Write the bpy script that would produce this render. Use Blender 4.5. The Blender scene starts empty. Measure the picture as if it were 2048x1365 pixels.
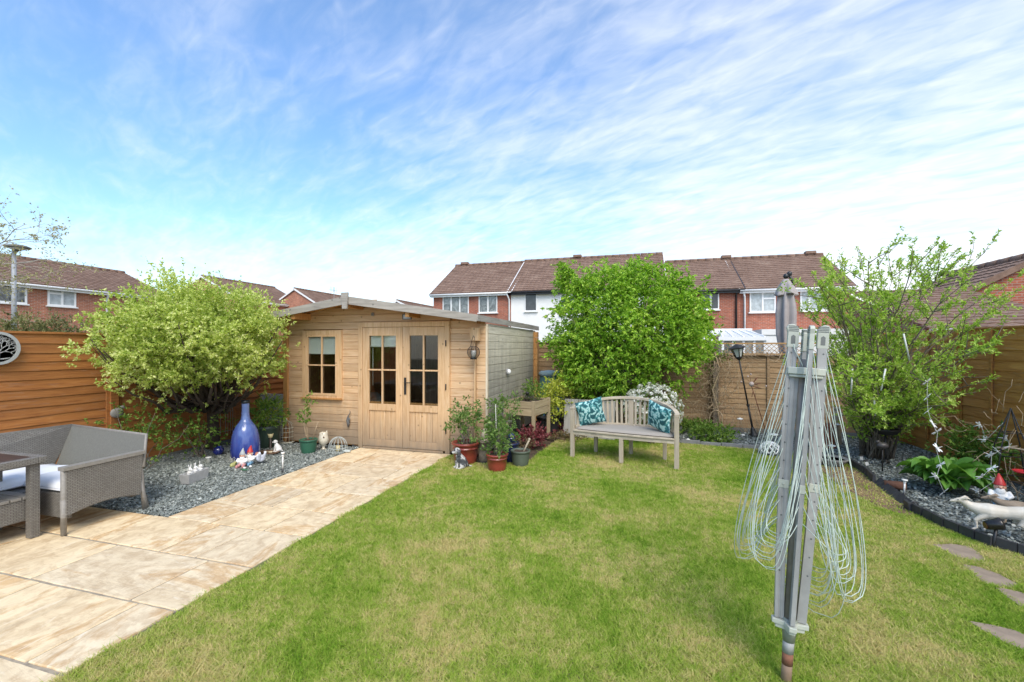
import bpy, math, random
import numpy as np
from mathutils import Vector, Matrix
random.seed(7); rng=np.random.default_rng(7)
S=bpy.context.scene; C=S.collection
R=math.radians
# ---------------- camera, sky, sun, exposure
F=890.; H=1.6; TH=math.atan(256/F); HY=693.
cd=bpy.data.cameras.new('camera'); cam=bpy.data.objects.new('camera',cd); C.objects.link(cam)
cam.location=(0,0,H); cam.rotation_euler=(R(90),0,TH)
cd.sensor_width=36; cd.lens=F/2048*36; cd.shift_y=10.5/2048; cd.clip_end=600; cd.clip_start=.05
S.camera=cam
SUN_EL,SUN_AZ=48,152      # azimuth clockwise from +Y
w=bpy.data.worlds.new('World'); S.world=w; w.use_nodes=True
nt=w.node_tree; nt.nodes.clear(); N=nt.nodes.new; L=nt.links.new
def mth(nt,op,a,b=None,clamp=False):
    n=nt.nodes.new('ShaderNodeMath'); n.operation=op; n.use_clamp=clamp
    for i,q in enumerate((a,b)):
        if q is None: continue
        if isinstance(q,(int,float)): n.inputs[i].default_value=q
        else: nt.links.new(q,n.inputs[i])
    return n.outputs[0]
sky=N('ShaderNodeTexSky'); sky.sky_type='NISHITA'; sky.sun_disc=False
sky.sun_elevation=R(SUN_EL); sky.sun_rotation=R(SUN_AZ); sky.air_density=1.0; sky.dust_density=1.0; sky.ozone_density=2.0
tc=N('ShaderNodeTexCoord'); sep=N('ShaderNodeSeparateXYZ'); L(tc.outputs['Generated'],sep.inputs[0])
x_,y_,z_=sep.outputs
den=mth(nt,'ADD',mth(nt,'MAXIMUM',z_,0.0),0.16)
cx=mth(nt,'DIVIDE',x_,den); cy=mth(nt,'DIVIDE',y_,den)
# rotate the cloud plane so that the streaks run across the view, then stretch
def lin(a,b): return mth(nt,'ADD',mth(nt,'MULTIPLY',cx,a),mth(nt,'MULTIPLY',cy,b))
ang=R(154)
p=lin(math.cos(ang),math.sin(ang)); q=lin(-math.sin(ang),math.cos(ang))
def cnoise(sx,sy,scale,det,rough,dist,seed):
    cb=N('ShaderNodeCombineXYZ'); L(mth(nt,'MULTIPLY',p,sx),cb.inputs[0]); L(mth(nt,'MULTIPLY',q,sy),cb.inputs[1]); cb.inputs[2].default_value=seed
    n=N('ShaderNodeTexNoise'); n.inputs['Scale'].default_value=scale; n.inputs['Detail'].default_value=det
    n.inputs['Roughness'].default_value=rough; n.inputs['Distortion'].default_value=dist; L(cb.outputs[0],n.inputs['Vector']); return n.outputs['Fac']
n1=cnoise(.7,1.0,.9,5,.5,.5,1.3)      # broad sheets
n2=cnoise(2.2,5.4,1.6,5,.52,.7,7.7)      # streaks
n3=cnoise(6.0,14,1.3,4,.5,.9,3.1)     # fine ripple
sm=mth(nt,'ADD',mth(nt,'ADD',mth(nt,'MULTIPLY',n1,.75),mth(nt,'MULTIPLY',n2,.65)),mth(nt,'MULTIPLY',n3,.35))
sm=mth(nt,'ADD',sm,mth(nt,'MULTIPLY',mth(nt,'ADD',mth(nt,'MULTIPLY',x_,.80),mth(nt,'MULTIPLY',y_,.22)),.36))   # thicker cloud towards the east
low=mth(nt,'POWER',mth(nt,'SUBTRACT',1.0,mth(nt,'MAXIMUM',z_,0.0),True),5.0)
sm=mth(nt,'ADD',sm,mth(nt,'MULTIPLY',low,.62))
cr=N('ShaderNodeMapRange'); cr.interpolation_type='SMOOTHSTEP'; L(sm,cr.inputs[0])
cr.inputs[1].default_value=.60; cr.inputs[2].default_value=1.72; cr.inputs[3].default_value=.07; cr.inputs[4].default_value=1.0
mix=N('ShaderNodeMixRGB'); L(cr.outputs[0],mix.inputs[0])
hs=N('ShaderNodeHueSaturation'); hs.inputs['Saturation'].default_value=1.22; hs.inputs['Value'].default_value=.80
L(sky.outputs[0],hs.inputs['Color']); tn=N('ShaderNodeMixRGB'); tn.blend_type='MULTIPLY'; tn.inputs[0].default_value=1; L(hs.outputs[0],tn.inputs[1]); tn.inputs[2].default_value=(.94,.985,1.0,1); L(tn.outputs[0],mix.inputs[1]); mix.inputs[2].default_value=(3.38,3.42,3.48,1)
bg=N('ShaderNodeBackground'); bg.inputs[1].default_value=.15; L(mix.outputs[0],bg.inputs[0])
wo=N('ShaderNodeOutputWorld'); L(bg.outputs[0],wo.inputs[0])
sd=bpy.data.lights.new('sun','SUN'); sd.energy=1.2; sd.angle=R(34); sd.color=(1,.925,.78)
so=bpy.data.objects.new('sun',sd); C.objects.link(so)
sv=Vector((math.sin(R(SUN_AZ))*math.cos(R(SUN_EL)),math.cos(R(SUN_AZ))*math.cos(R(SUN_EL)),math.sin(R(SUN_EL))))
so.rotation_euler=sv.to_track_quat('Z','Y').to_euler()
S.view_settings.view_transform='Standard'; S.view_settings.look='None'; S.view_settings.gamma=1; S.view_settings.exposure=1.34
# ---------------- measuring helpers: photograph direction -> point on a real surface
c_,s_=math.cos(TH),math.sin(TH)
def PT(x,y,t):
    u=(x-1024)/F; v=(y-HY)/F; return Vector((t*(u*c_-s_),t*(u*s_+c_),H-v*t))
def G(x,y,z=0.): return PT(x,y,(H-z)/((y-HY)/F))
def PYp(x,y,Y): return PT(x,y,Y/((x-1024)/F*s_+c_))
def PXp(x,y,X): return PT(x,y,X/((x-1024)/F*c_-s_))
# ---------------- materials
def mat(name): 
    m=bpy.data.materials.new(name); m.use_nodes=True; nt=m.node_tree
    return m,nt,nt.nodes['Principled BSDF']
def ramp(nt,fac,stops):
    r=nt.nodes.new('ShaderNodeValToRGB'); e=r.color_ramp.elements
    while len(e)<len(stops): e.new(.5)
    for i,(p,c) in enumerate(stops): e[i].position=p; e[i].color=(*c,1)
    nt.links.new(fac,r.inputs[0]); return r.outputs[0]
def coords(nt,kind='UV',scale=(1,1,1),jitter=0):
    t=nt.nodes.new('ShaderNodeTexCoord'); mp=nt.nodes.new('ShaderNodeMapping'); mp.inputs['Scale'].default_value=scale
    o=t.outputs[kind]
    if jitter:
        g=nt.nodes.new('ShaderNodeNewGeometry'); a=nt.nodes.new('ShaderNodeVectorMath'); a.operation='ADD'
        b=nt.nodes.new('ShaderNodeMath'); b.operation='MULTIPLY'; b.inputs[1].default_value=jitter
        nt.links.new(g.outputs['Random Per Island'],b.inputs[0]); nt.links.new(o,a.inputs[0]); nt.links.new(b.outputs[0],a.inputs[1]); o=a.outputs[0]
    nt.links.new(o,mp.inputs[0]); return mp.outputs[0]
def noise(nt,vec,scale,detail=4,rough=.55,dist=0):
    n=nt.nodes.new('ShaderNodeTexNoise'); n.inputs['Scale'].default_value=scale; n.inputs['Detail'].default_value=detail
    n.inputs['Roughness'].default_value=rough; n.inputs['Distortion'].default_value=dist; nt.links.new(vec,n.inputs['Vector']); return n.outputs['Fac']
def bump(nt,b,h,strength=.4,dist=.01):
    n=nt.nodes.new('ShaderNodeBump'); n.inputs['Strength'].default_value=strength; n.inputs['Distance'].default_value=dist
    nt.links.new(h,n.inputs['Height']); nt.links.new(n.outputs[0],b.inputs['Normal'])
def mixc(nt,f,a,b,mode='MIX'):
    n=nt.nodes.new('ShaderNodeMixRGB'); n.blend_type=mode
    for i,q in ((0,f),(1,a),(2,b)):
        if isinstance(q,(int,float)): n.inputs[i].default_value=q
        elif isinstance(q,tuple): n.inputs[i].default_value=(*q,1)
        else: nt.links.new(q,n.inputs[i])
    return n.outputs[0]
def island(nt): return nt.nodes.new('ShaderNodeNewGeometry').outputs['Random Per Island']
MC={}
def plain(name,col,rough=.6,var=.18,scale=14,metal=0,bmp=.15,spec=None,coat=0):
    """painted / cast surface with a little mottling and wear"""
    if name in MC: return MC[name]
    m,nt,b=mat(name); v=coords(nt,'Object'); f=noise(nt,v,scale,5,.6)
    lo=tuple(c*(1-var) for c in col); hi=tuple(min(1,c*(1+var)) for c in col)
    nt.links.new(ramp(nt,f,[(.3,lo),(.7,hi)]),b.inputs['Base Color'])
    b.inputs['Roughness'].default_value=rough; b.inputs['Metallic'].default_value=metal
    if coat: b.inputs['Coat Weight'].default_value=coat; b.inputs['Coat Roughness'].default_value=.08
    if bmp: bump(nt,b,noise(nt,v,scale*6,3),bmp,.004)
    MC[name]=m; return m
def wood(name,base,dark,light,along='x',rough=.7,knots=True,stain=None,streak=1.,jit=23.,worn=None):
    m,nt,b=mat(name)
    sc={'x':(1.1,14,1),'y':(14,1.1,1)}[along]
    v=coords(nt,'UV',sc,jit); f=noise(nt,v,2.2*streak,6,.6,.6)
    col=ramp(nt,f,[(.25,dark),(.5,base),(.75,light)])
    isl=island(nt)
    col=mixc(nt,1,col,ramp(nt,isl,[(0,(.82,.80,.78)),(1,(1.08,1.05,1.0))]),'MULTIPLY')
    if knots:
        vk=coords(nt,'UV',(1,1,1),jit); vo=nt.nodes.new('ShaderNodeTexVoronoi'); vo.voronoi_dimensions='2D'; vo.inputs['Scale'].default_value=3.0; vo.inputs['Randomness'].default_value=1
        nt.links.new(vk,vo.inputs['Vector'])
        kr=ramp(nt,vo.outputs['Distance'],[(.0,(.9,.9,.9)),(.03,(.6,.6,.6)),(.055,(0,0,0))])
        col=mixc(nt,kr,col,tuple(d*.45 for d in dark))
    if worn: col=mixc(nt,ramp(nt,noise(nt,coords(nt,'UV',(1.5,9,1),jit),2.0,7,.75,.5),[(.55,(0,0,0)),(.72,(.55,.55,.55))]),col,worn)
    if stain:
        so_=coords(nt,'Object'); sp=nt.nodes.new('ShaderNodeSeparateXYZ'); nt.links.new(so_,sp.inputs[0])
        zz=mth(nt,'ADD',sp.outputs[2],mth(nt,'MULTIPLY',mth(nt,'SUBTRACT',noise(nt,coords(nt,'Object',(7,7,1.2)),1.4,5,.65),.5),stain[2]))
        mr=nt.nodes.new('ShaderNodeMapRange'); nt.links.new(zz,mr.inputs[0]); mr.inputs[1].default_value=stain[0]; mr.inputs[2].default_value=stain[1]
        mr.inputs[3].default_value=stain[4] if len(stain)>4 else .85; mr.inputs[4].default_value=0
        col=mixc(nt,mr.outputs[0],col,stain[3])
    nt.links.new(col,b.inputs['Base Color']); b.inputs['Roughness'].default_value=rough
    bump(nt,b,f,.35,.004); return m
def leafmat(name,a,b_,c=None,trans=.35,rough=.5,clump=1.2):
    m=bpy.data.materials.new(name); m.use_nodes=True; nt=m.node_tree; nt.nodes.clear()
    isl=island(nt); v=coords(nt,'Object'); n=noise(nt,v,clump,3)
    f=mth(nt,'ADD',mth(nt,'MULTIPLY',isl,.6),mth(nt,'MULTIPLY',n,.55),True)
    stops=[(.2,a),(.85,b_)] if c is None else [(.2,a),(.6,b_),(.9,c)]
    col=ramp(nt,f,stops)
    pb=nt.nodes.new('ShaderNodeBsdfPrincipled'); nt.links.new(col,pb.inputs['Base Color']); pb.inputs['Roughness'].default_value=rough
    pb.inputs['Specular IOR Level'].default_value=.35
    tr=nt.nodes.new('ShaderNodeBsdfTranslucent'); nt.links.new(mixc(nt,1,col,(1.1,1.15,.6),'MULTIPLY'),tr.inputs[0])
    mx=nt.nodes.new('ShaderNodeMixShader'); mx.inputs[0].default_value=trans
    nt.links.new(pb.outputs[0],mx.inputs[1]); nt.links.new(tr.outputs[0],mx.inputs[2])
    o=nt.nodes.new('ShaderNodeOutputMaterial'); nt.links.new(mx.outputs[0],o.inputs[0]); return m
# ---------------- mesh builder
def frame(d,up=Vector((0,0,1))):
    d=d.normalized(); 
    if abs(d.dot(up))>.98: up=Vector((1,0,0))
    a=up.cross(d).normalized(); return a,d.cross(a).normalized()
class MB:
    def __init__(s): s.v=[]; s.f=[]; s.sm=[]
    def add(s,vs,fs,smooth=False):
        o=len(s.v); s.v+= [tuple(v) for v in vs]; s.f+=[tuple(i+o for i in f) for f in fs]; s.sm+=[smooth]*len(fs); return s
    def bx(s,x0,x1,y0,y1,z0,z1,M=None):
        vs=[Vector((x,y,z)) for z in(z0,z1) for y in(y0,y1) for x in(x0,x1)]
        if M: vs=[M@v for v in vs]
        return s.add(vs,[(0,2,3,1),(4,5,7,6),(0,1,5,4),(2,6,7,3),(0,4,6,2),(1,3,7,5)])
    def box(s,c,sz,M=None):
        T=Matrix.Translation(Vector(c)); T=T@M if M else T
        x,y,z=[q/2 for q in sz]; return s.bx(-x,x,-y,y,-z,z,T)
    def beam(s,p,q,w,h,up=(0,0,1),w2=None,h2=None):
        p,q=Vector(p),Vector(q); a,b=frame(q-p,Vector(up)); vs=[]
        for o,ww,hh in((p,w,h),(q,w2 or w,h2 or h)):
            for i,j in((-1,-1),(1,-1),(1,1),(-1,1)): vs.append(o+a*(i*ww/2)+b*(j*hh/2))
        return s.add(vs,[(3,2,1,0),(4,5,6,7),(0,1,5,4),(1,2,6,5),(2,3,7,6),(3,0,4,7)])
    def tube(s,pts,r,n=8,caps=True,closed=False,smooth=True,flat=1.):
        pts=[Vector(p) for p in pts]; m=len(pts); rs=r if isinstance(r,(list,tuple)) else [r]*m
        vs=[]; a=None
        for i,p in enumerate(pts):
            if closed: d=pts[(i+1)%m]-pts[i-1]
            else: d=pts[min(i+1,m-1)]-pts[max(i-1,0)]
            if d.length<1e-9: d=Vector((0,0,1))
            d.normalize()
            if a is None: a,b=frame(d)
            else:
                a=a-d*a.dot(d); 
                if a.length<1e-6: a,b=frame(d)
                a.normalize(); b=d.cross(a)
            for k in range(n):
                t=2*math.pi*k/n; vs.append(p+a*(math.cos(t)*rs[i])+b*(math.sin(t)*rs[i]*flat))
        fs=[]
        for i in range(m if closed else m-1):
            for k in range(n):
                k2=(k+1)%n; i2=(i+1)%m; fs.append((i*n+k,i*n+k2,i2*n+k2,i2*n+k))
        s.add(vs,fs,smooth)
        if caps and not closed: 
            o=len(s.v)-len(vs); s.f+=[tuple(o+k for k in reversed(range(n))),tuple(o+(m-1)*n+k for k in range(n))]; s.sm+=[False]*2
        return s
    def lathe(s,prof,n=24,c=(0,0,0),M=None,smooth=True):
        vs=[];c=Vector(c)
        for r,z in prof:
            for k in range(n):
                t=2*math.pi*k/n; p=Vector((r*math.cos(t),r*math.sin(t),z)); vs.append(c+(M@p if M else p))
        fs=[(i*n+k,i*n+(k+1)%n,(i+1)*n+(k+1)%n,(i+1)*n+k) for i in range(len(prof)-1) for k in range(n)]
        s.add(vs,fs,smooth); o=len(s.v)-len(vs)
        if prof[0][0]>1e-5: s.f.append(tuple(o+k for k in reversed(range(n)))); s.sm.append(False)
        if prof[-1][0]>1e-5: s.f.append(tuple(o+(len(prof)-1)*n+k for k in range(n))); s.sm.append(False)
        return s
    def ell(s,c,r,n=14,M=None):
        if isinstance(r,(int,float)): r=(r,)*3
        m=max(5,n//2); vs=[]; c=Vector(c)
        for i in range(m+1):
            ph=math.pi*i/m
            for k in range(n):
                t=2*math.pi*k/n; p=Vector((r[0]*math.sin(ph)*math.cos(t),r[1]*math.sin(ph)*math.sin(t),-r[2]*math.cos(ph)))
                if i in(0,m): p=Vector((1e-5*math.cos(t),1e-5*math.sin(t),p.z))
                vs.append(c+(M@p if M else p))
        return s.add(vs,[(i*n+k,i*n+(k+1)%n,(i+1)*n+(k+1)%n,(i+1)*n+k) for i in range(m) for k in range(n)],True)
    def prism(s,poly,th,fn):
        """poly: 2D outline, fn(u,v,w) -> 3D with w in 0..th"""
        n=len(poly); vs=[fn(u,v,0) for u,v in poly]+[fn(u,v,th) for u,v in poly]
        return s.add(vs,[tuple(reversed(range(n))),tuple(range(n,2*n))]+[(i,(i+1)%n,n+(i+1)%n,n+i) for i in range(n)])
    def grid(s,fn,nu,nv,smooth=True):
        vs=[fn(i/nu,j/nv) for j in range(nv+1) for i in range(nu+1)]
        return s.add(vs,[(j*(nu+1)+i,j*(nu+1)+i+1,(j+1)*(nu+1)+i+1,(j+1)*(nu+1)+i) for j in range(nv) for i in range(nu)],smooth)
    def build(s,name,m,parent=None,world=False,bevel=0,remesh=0,solid=0,seg=2,subd=0):
        V=np.array(s.v,dtype=np.float64).reshape(-1,3)
        loc=Vector((0,0,0))
        if world and parent is not None: V=V-np.array(parent.location)
        me=bpy.data.meshes.new(name); me.from_pydata(V.tolist(),[],s.f)
        me.polygons.foreach_set('use_smooth',s.sm)
        me.update(); boxuv(me,V)
        me.materials.append(m); o=bpy.data.objects.new(name,me); C.objects.link(o)
        if parent is not None: o.parent=parent
        if solid: md=o.modifiers.new('solid','SOLIDIFY'); md.thickness=solid; md.offset=0
        if bevel: md=o.modifiers.new('bevel','BEVEL'); md.width=bevel; md.segments=seg; md.limit_method='ANGLE'; md.angle_limit=R(35)
        if remesh: md=o.modifiers.new('remesh','REMESH'); md.mode='VOXEL'; md.voxel_size=remesh; md.use_smooth_shade=True; sm=o.modifiers.new('smooth','SMOOTH'); sm.iterations=3; sm.factor=.6
        if subd: md=o.modifiers.new('subd','SUBSURF'); md.levels=md.render_levels=subd
        return o
def boxuv(me,V):
    uv=me.uv_layers.new(name='UVMap'); nl=len(me.loops)
    li=np.empty(nl,dtype=np.int32); me.loops.foreach_get('vertex_index',li)
    npol=len(me.polygons); nr=np.empty(npol*3); me.polygons.foreach_get('normal',nr); nr=np.abs(nr.reshape(-1,3))
    tot=np.empty(npol,dtype=np.int32); me.polygons.foreach_get('loop_total',tot)
    ax=np.repeat(np.argmax(nr*np.array([1,1,1.0001]),1),tot); P=V[li]
    u=np.where(ax==0,P[:,1],P[:,0]); v=np.where(ax==2,P[:,1],P[:,2])
    uv.data.foreach_set('uv',np.stack([u,v],1).astype(np.float32).ravel())
def rawmesh(name,V,Fc,k,m,parent=None,smooth=False):
    """numpy mesh with all faces of k corners"""
    V=np.asarray(V,dtype=np.float32); Fc=np.asarray(Fc,dtype=np.int32)
    if parent is not None: V=V-np.array(parent.location,dtype=np.float32)
    me=bpy.data.meshes.new(name); me.vertices.add(len(V)); me.vertices.foreach_set('co',V.ravel())
    me.loops.add(Fc.size); me.loops.foreach_set('vertex_index',Fc.ravel()); me.polygons.add(len(Fc))
    me.polygons.foreach_set('loop_start',np.arange(0,Fc.size,k,dtype=np.int32)); me.polygons.foreach_set('loop_total',np.full(len(Fc),k,dtype=np.int32))
    me.polygons.foreach_set('use_smooth',np.full(len(Fc),smooth)); me.update(); me.validate(); me.materials.append(m)
    o=bpy.data.objects.new(name,me); C.objects.link(o)
    if parent is not None: o.parent=parent
    return o
def nrm(a): return a/np.maximum(np.linalg.norm(a,axis=1,keepdims=True),1e-9)
def leaves(name,P,D,Nn,Ls,Ws,m,parent=None,fold=.25):
    """folded leaf blades: base P, direction D, face normal Nn"""
    P=np.asarray(P,float); D=nrm(np.asarray(D,float)); Sd=nrm(np.cross(D,Nn)); U=np.cross(Sd,D)
    Ls=np.broadcast_to(np.asarray(Ls,float),(len(P),))[:,None]; Ws=np.broadcast_to(np.asarray(Ws,float),(len(P),))[:,None]
    mid=P+D*Ls*.45
    V=np.stack([P,mid+Sd*Ws*.5+U*Ws*fold,P+D*Ls-U*Ls*.08,mid-Sd*Ws*.5+U*Ws*fold],1).reshape(-1,3)
    b=np.arange(len(P))[:,None]*4
    Fc=np.concatenate([b+np.array([[0,1,2]]),b+np.array([[0,2,3]])],0)
    return rawmesh(name,V,Fc,3,m,parent)
def thing(name,label,cat,loc=(0,0,0),rotz=0,group=None):
    o=bpy.data.objects.new(name,None); C.objects.link(o); o.empty_display_size=.1
    o.location=loc; o.rotation_euler=(0,0,rotz); o['label']=label; o['category']=cat
    if group: o['group']=group
    return o
def tag(o,label,cat,group=None,kind=None,loc=None,rotz=None):
    o['label']=label; o['category']=cat
    if group: o['group']=group
    if kind: o['kind']=kind
    if loc is not None: o.location=loc
    if rotz is not None: o.rotation_euler=(0,0,rotz)
    return o
def struct(o): o['kind']='structure'; return o
def dup(root,loc,rotz,label,sc=None):
    r=root.copy(); C.objects.link(r); r.location=loc; r.rotation_euler=(0,0,rotz); r['label']=label
    if sc: r.scale=(sc,)*3
    for ch in list(root.children):
        c=ch.copy(); C.objects.link(c); c.parent=r
        for g in ch.children:
            d=g.copy(); C.objects.link(d); d.parent=c
    return r
def rz(a): return Matrix.Rotation(a,4,'Z')
def rx(a): return Matrix.Rotation(a,4,'X')
def ry(a): return Matrix.Rotation(a,4,'Y')
def inpoly(X,Y,poly):
    r=np.zeros(len(X),bool); n=len(poly)
    for i in range(n):
        x1,y1=poly[i]; x2,y2=poly[(i+1)%n]
        c=((y1>Y)!=(y2>Y))&(X<(x2-x1)*(Y-y1)/(y2-y1+1e-12)+x1); r^=c
    return r
# ================= THE SETTING
# ---- ground, soil, lawn, paving, gravel
m,nt,b=mat('soil'); v=coords(nt,'Object'); f=noise(nt,v,3,8,.7)
nt.links.new(ramp(nt,f,[(.3,(.035,.022,.014)),(.7,(.11,.075,.045))]),b.inputs['Base Color']); b.inputs['Roughness'].default_value=.95; bump(nt,b,noise(nt,v,30,5),.8,.02)
SOIL=m
m,nt,b=mat('far_ground'); v=coords(nt,'Object'); f=noise(nt,v,.3,6,.6)
nt.links.new(ramp(nt,f,[(.35,(.06,.09,.03)),(.65,(.13,.12,.08))]),b.inputs['Base Color']); b.inputs['Roughness'].default_value=.95
g=MB(); g.bx(-250,250,-40,400,-.6,-.08); struct(g.build('ground',m))
g=MB(); g.bx(-6.93,4.35,-1,9.85,-.079,-.03); struct(g.build('soil',SOIL))
EDGE=[(.55,7.86),(1.23,7.78),(1.85,7.72),(2.45,7.60),(2.74,7.25),(2.72,6.6),(2.62,6.01),(2.54,5.3),(2.58,4.88),(2.68,4.54),(2.86,4.32),(3.12,3.9),(3.3,3.3),(3.35,2.4),(3.35,.5)]
LAWN=[(-2.70,.3),(-2.70,1.6),(-2.71,3),(-2.74,6.08),(-2.5,6.0),(-2.25,5.78),(-1.9,5.72),(-1.5,6.0),(-1.42,6.8),(-1.36,7.5),(-1.0,7.9),(-.3,7.97)]+EDGE
m,nt,b=mat('turf'); v=coords(nt,'Object'); f=noise(nt,v,1.3,6,.65); f2=noise(nt,v,9,6,.7)
col=mixc(nt,.5,ramp(nt,f,[(.3,(.10,.15,.03)),(.55,(.20,.22,.06)),(.75,(.34,.29,.12))]),ramp(nt,f2,[(.3,(.07,.11,.02)),(.7,(.30,.30,.11))]))
nt.links.new(col,b.inputs['Base Color']); b.inputs['Roughness'].default_value=1; bump(nt,b,noise(nt,v,60,4),1,.02)
def sheet(poly,z,th=.02):
    g=MB(); g.prism(poly,th,lambda u,v,w:Vector((u,v,z-th+w))); return g
poly=list(reversed(LAWN)) if False else LAWN
struct(sheet(LAWN,-.012).build('lawn',m))
# grass blades, thicker on the ground near the viewer
def grass():
    n=1900000; X=rng.uniform(-2.9,3.5,n); Y=rng.uniform(.9,8.1,n); ragged=.04*np.sin(Y*9)+.025*np.sin(Y*23+1)+rng.normal(0,.02,n)
    ok=inpoly(X+ragged*(X<-2),Y,LAWN)
    depth=-s_*X+c_*Y; lat=c_*X+s_*Y
    ok&=(depth>1.7)&(np.abs(lat)<depth*1.2+.2)
    # worn strip along the edging, stepping stones left bare
    ok&=~((X+ragged*.6<-2.685)); ok&=~((np.hypot((X-2.45)/.28,(Y-6.2)/1.1)<1)&(rng.random(n)<.85))
    for pl in STONES: ok&=~inpoly(X+rng.normal(0,.012,n),Y+rng.normal(0,.012,n),pl)
    ok&=~((np.hypot(X+.2,(Y-6.6)*1.6)<.75)&(rng.random(n)<.35))
    ok&=rng.random(n)<np.clip((2.6/np.maximum(depth,.1))**1.25,0,1)
    X,Y,depth=X[ok],Y[ok],depth[ok]; n=len(X); print('blades',n)
    a=rng.uniform(0,2*np.pi,n); patch=np.sin(X*2.3+1.1*np.sin(Y*1.7))+np.sin(Y*3.1+X)
    h=rng.uniform(.010,.028,n)*(1+.12*patch)*(1+depth*.04); wd=(.0013+.0008*depth)*rng.uniform(.7,1.3,n)
    lean=rng.normal(0,.9,(n,2))*h[:,None]
    b0=np.stack([X-np.cos(a)*wd,Y-np.sin(a)*wd,np.full(n,-.012)],1); b1=np.stack([X+np.cos(a)*wd,Y+np.sin(a)*wd,np.full(n,-.012)],1)
    tp=np.stack([X+lean[:,0],Y+lean[:,1],h-.012],1)
    V=np.stack([b0,b1,tp],1).reshape(-1,3); Fc=np.arange(3*n).reshape(-1,3)
    m=bpy.data.materials.new('grass_blade'); m.use_nodes=True; nt=m.node_tree; nt.nodes.clear()
    v=coords(nt,'Object'); f=noise(nt,v,1.1,5,.6); fb=noise(nt,v,8.5,6,.72); isl=island(nt)
    ff=mth(nt,'ADD',mth(nt,'ADD',mth(nt,'MULTIPLY',f,.95),mth(nt,'MULTIPLY',fb,.65)),mth(nt,'MULTIPLY',isl,.22)); ff=mth(nt,'SUBTRACT',ff,.13)
    col=ramp(nt,mth(nt,'MULTIPLY',ff,.8),[(.38,(.15,.28,.028)),(.50,(.255,.415,.046)),(.62,(.43,.52,.10)),(.75,(.70,.60,.28))])
    d=nt.nodes.new('ShaderNodeBsdfDiffuse'); nt.links.new(col,d.inputs[0]); t=nt.nodes.new('ShaderNodeBsdfTranslucent'); nt.links.new(col,t.inputs[0])
    mx=nt.nodes.new('ShaderNodeMixShader'); mx.inputs[0].default_value=.4; nt.links.new(d.outputs[0],mx.inputs[1]); nt.links.new(t.outputs[0],mx.inputs[2])
    o=nt.nodes.new('ShaderNodeOutputMaterial'); nt.links.new(mx.outputs[0],o.inputs[0])
    o=rawmesh('grass',V,Fc,3,m); tag(o,'short patchy green and straw coloured lawn grass','grass',kind='stuff')
STONES=[[tuple(G(*q)[:2]) for q in pl] for pl in (
 [(1865,1088),(1900,1087),(1936,1091),(1958,1105),(1974,1120),(1950,1121),(1936,1118),(1915,1113),(1896,1105)],
 [(1923,1127),(1960,1133),(2003,1149),(2037,1167),(2026,1174),(1998,1172),(1968,1165),(1945,1146)],
 [(1988,1172),(2020,1178),(2052,1186),(2085,1205),(2075,1220),(2044,1212),(2015,1194)],
 [(1934,1239),(1985,1249),(2037,1261),(2075,1280),(2085,1302),(2048,1297),(2003,1279),(1965,1258)])]
grass()
# paving
m,nt,b=mat('sandstone'); v=coords(nt,'Object',(1,1,1),31.)
vsa=coords(nt,'Object',(2.6,.8,1),31.); vsb=coords(nt,'Object',(.8,2.4,1),17.); gi=mth(nt,'GREATER_THAN',mth(nt,'FRACT',mth(nt,'MULTIPLY',island(nt),7.3)),.62)
mv=nt.nodes.new('ShaderNodeMix'); mv.data_type='VECTOR'; nt.links.new(gi,mv.inputs[0]); nt.links.new(vsa,mv.inputs[4]); nt.links.new(vsb,mv.inputs[5]); vs=mv.outputs[1]
f=noise(nt,vs,1.0,8,.68,1.0); f2=noise(nt,v,9,6,.7,.5); f3=noise(nt,v,45,4,.7)
col=ramp(nt,f,[(.25,(.46,.39,.30)),(.40,(.66,.55,.39)),(.52,(.77,.67,.50)),(.59,(.60,.43,.25)),(.66,(.77,.67,.50)),(.82,(.66,.53,.35))])
spk=ramp(nt,f2,[(.40,(.78,.70,.62)),(.56,(1.06,1.04,1.0))]); col=mixc(nt,.75,col,spk,'MULTIPLY')
col=mixc(nt,ramp(nt,noise(nt,vs,3.2,7,.72,1.2),[(.58,(0,0,0)),(.66,(.7,.7,.7))]),col,(.80,.73,.60))
col=mixc(nt,1,col,ramp(nt,island(nt),[(0,(.93,.89,.83)),(.5,(1.0,.97,.91)),(1,(1.05,.98,.85))]),'MULTIPLY')
nt.links.new(col,b.inputs['Base Color']); b.inputs['Roughness'].default_value=.8
hh=mth(nt,'ADD',mth(nt,'MULTIPLY',f,1.5),mth(nt,'MULTIPLY',f3,.15)); bump(nt,b,hh,.5,.02)
rows=[.35,.92,1.485,2.03,2.58,3.12,3.62,4.16,4.74,5.30,5.86,6.12]
g=MB(); 
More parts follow.
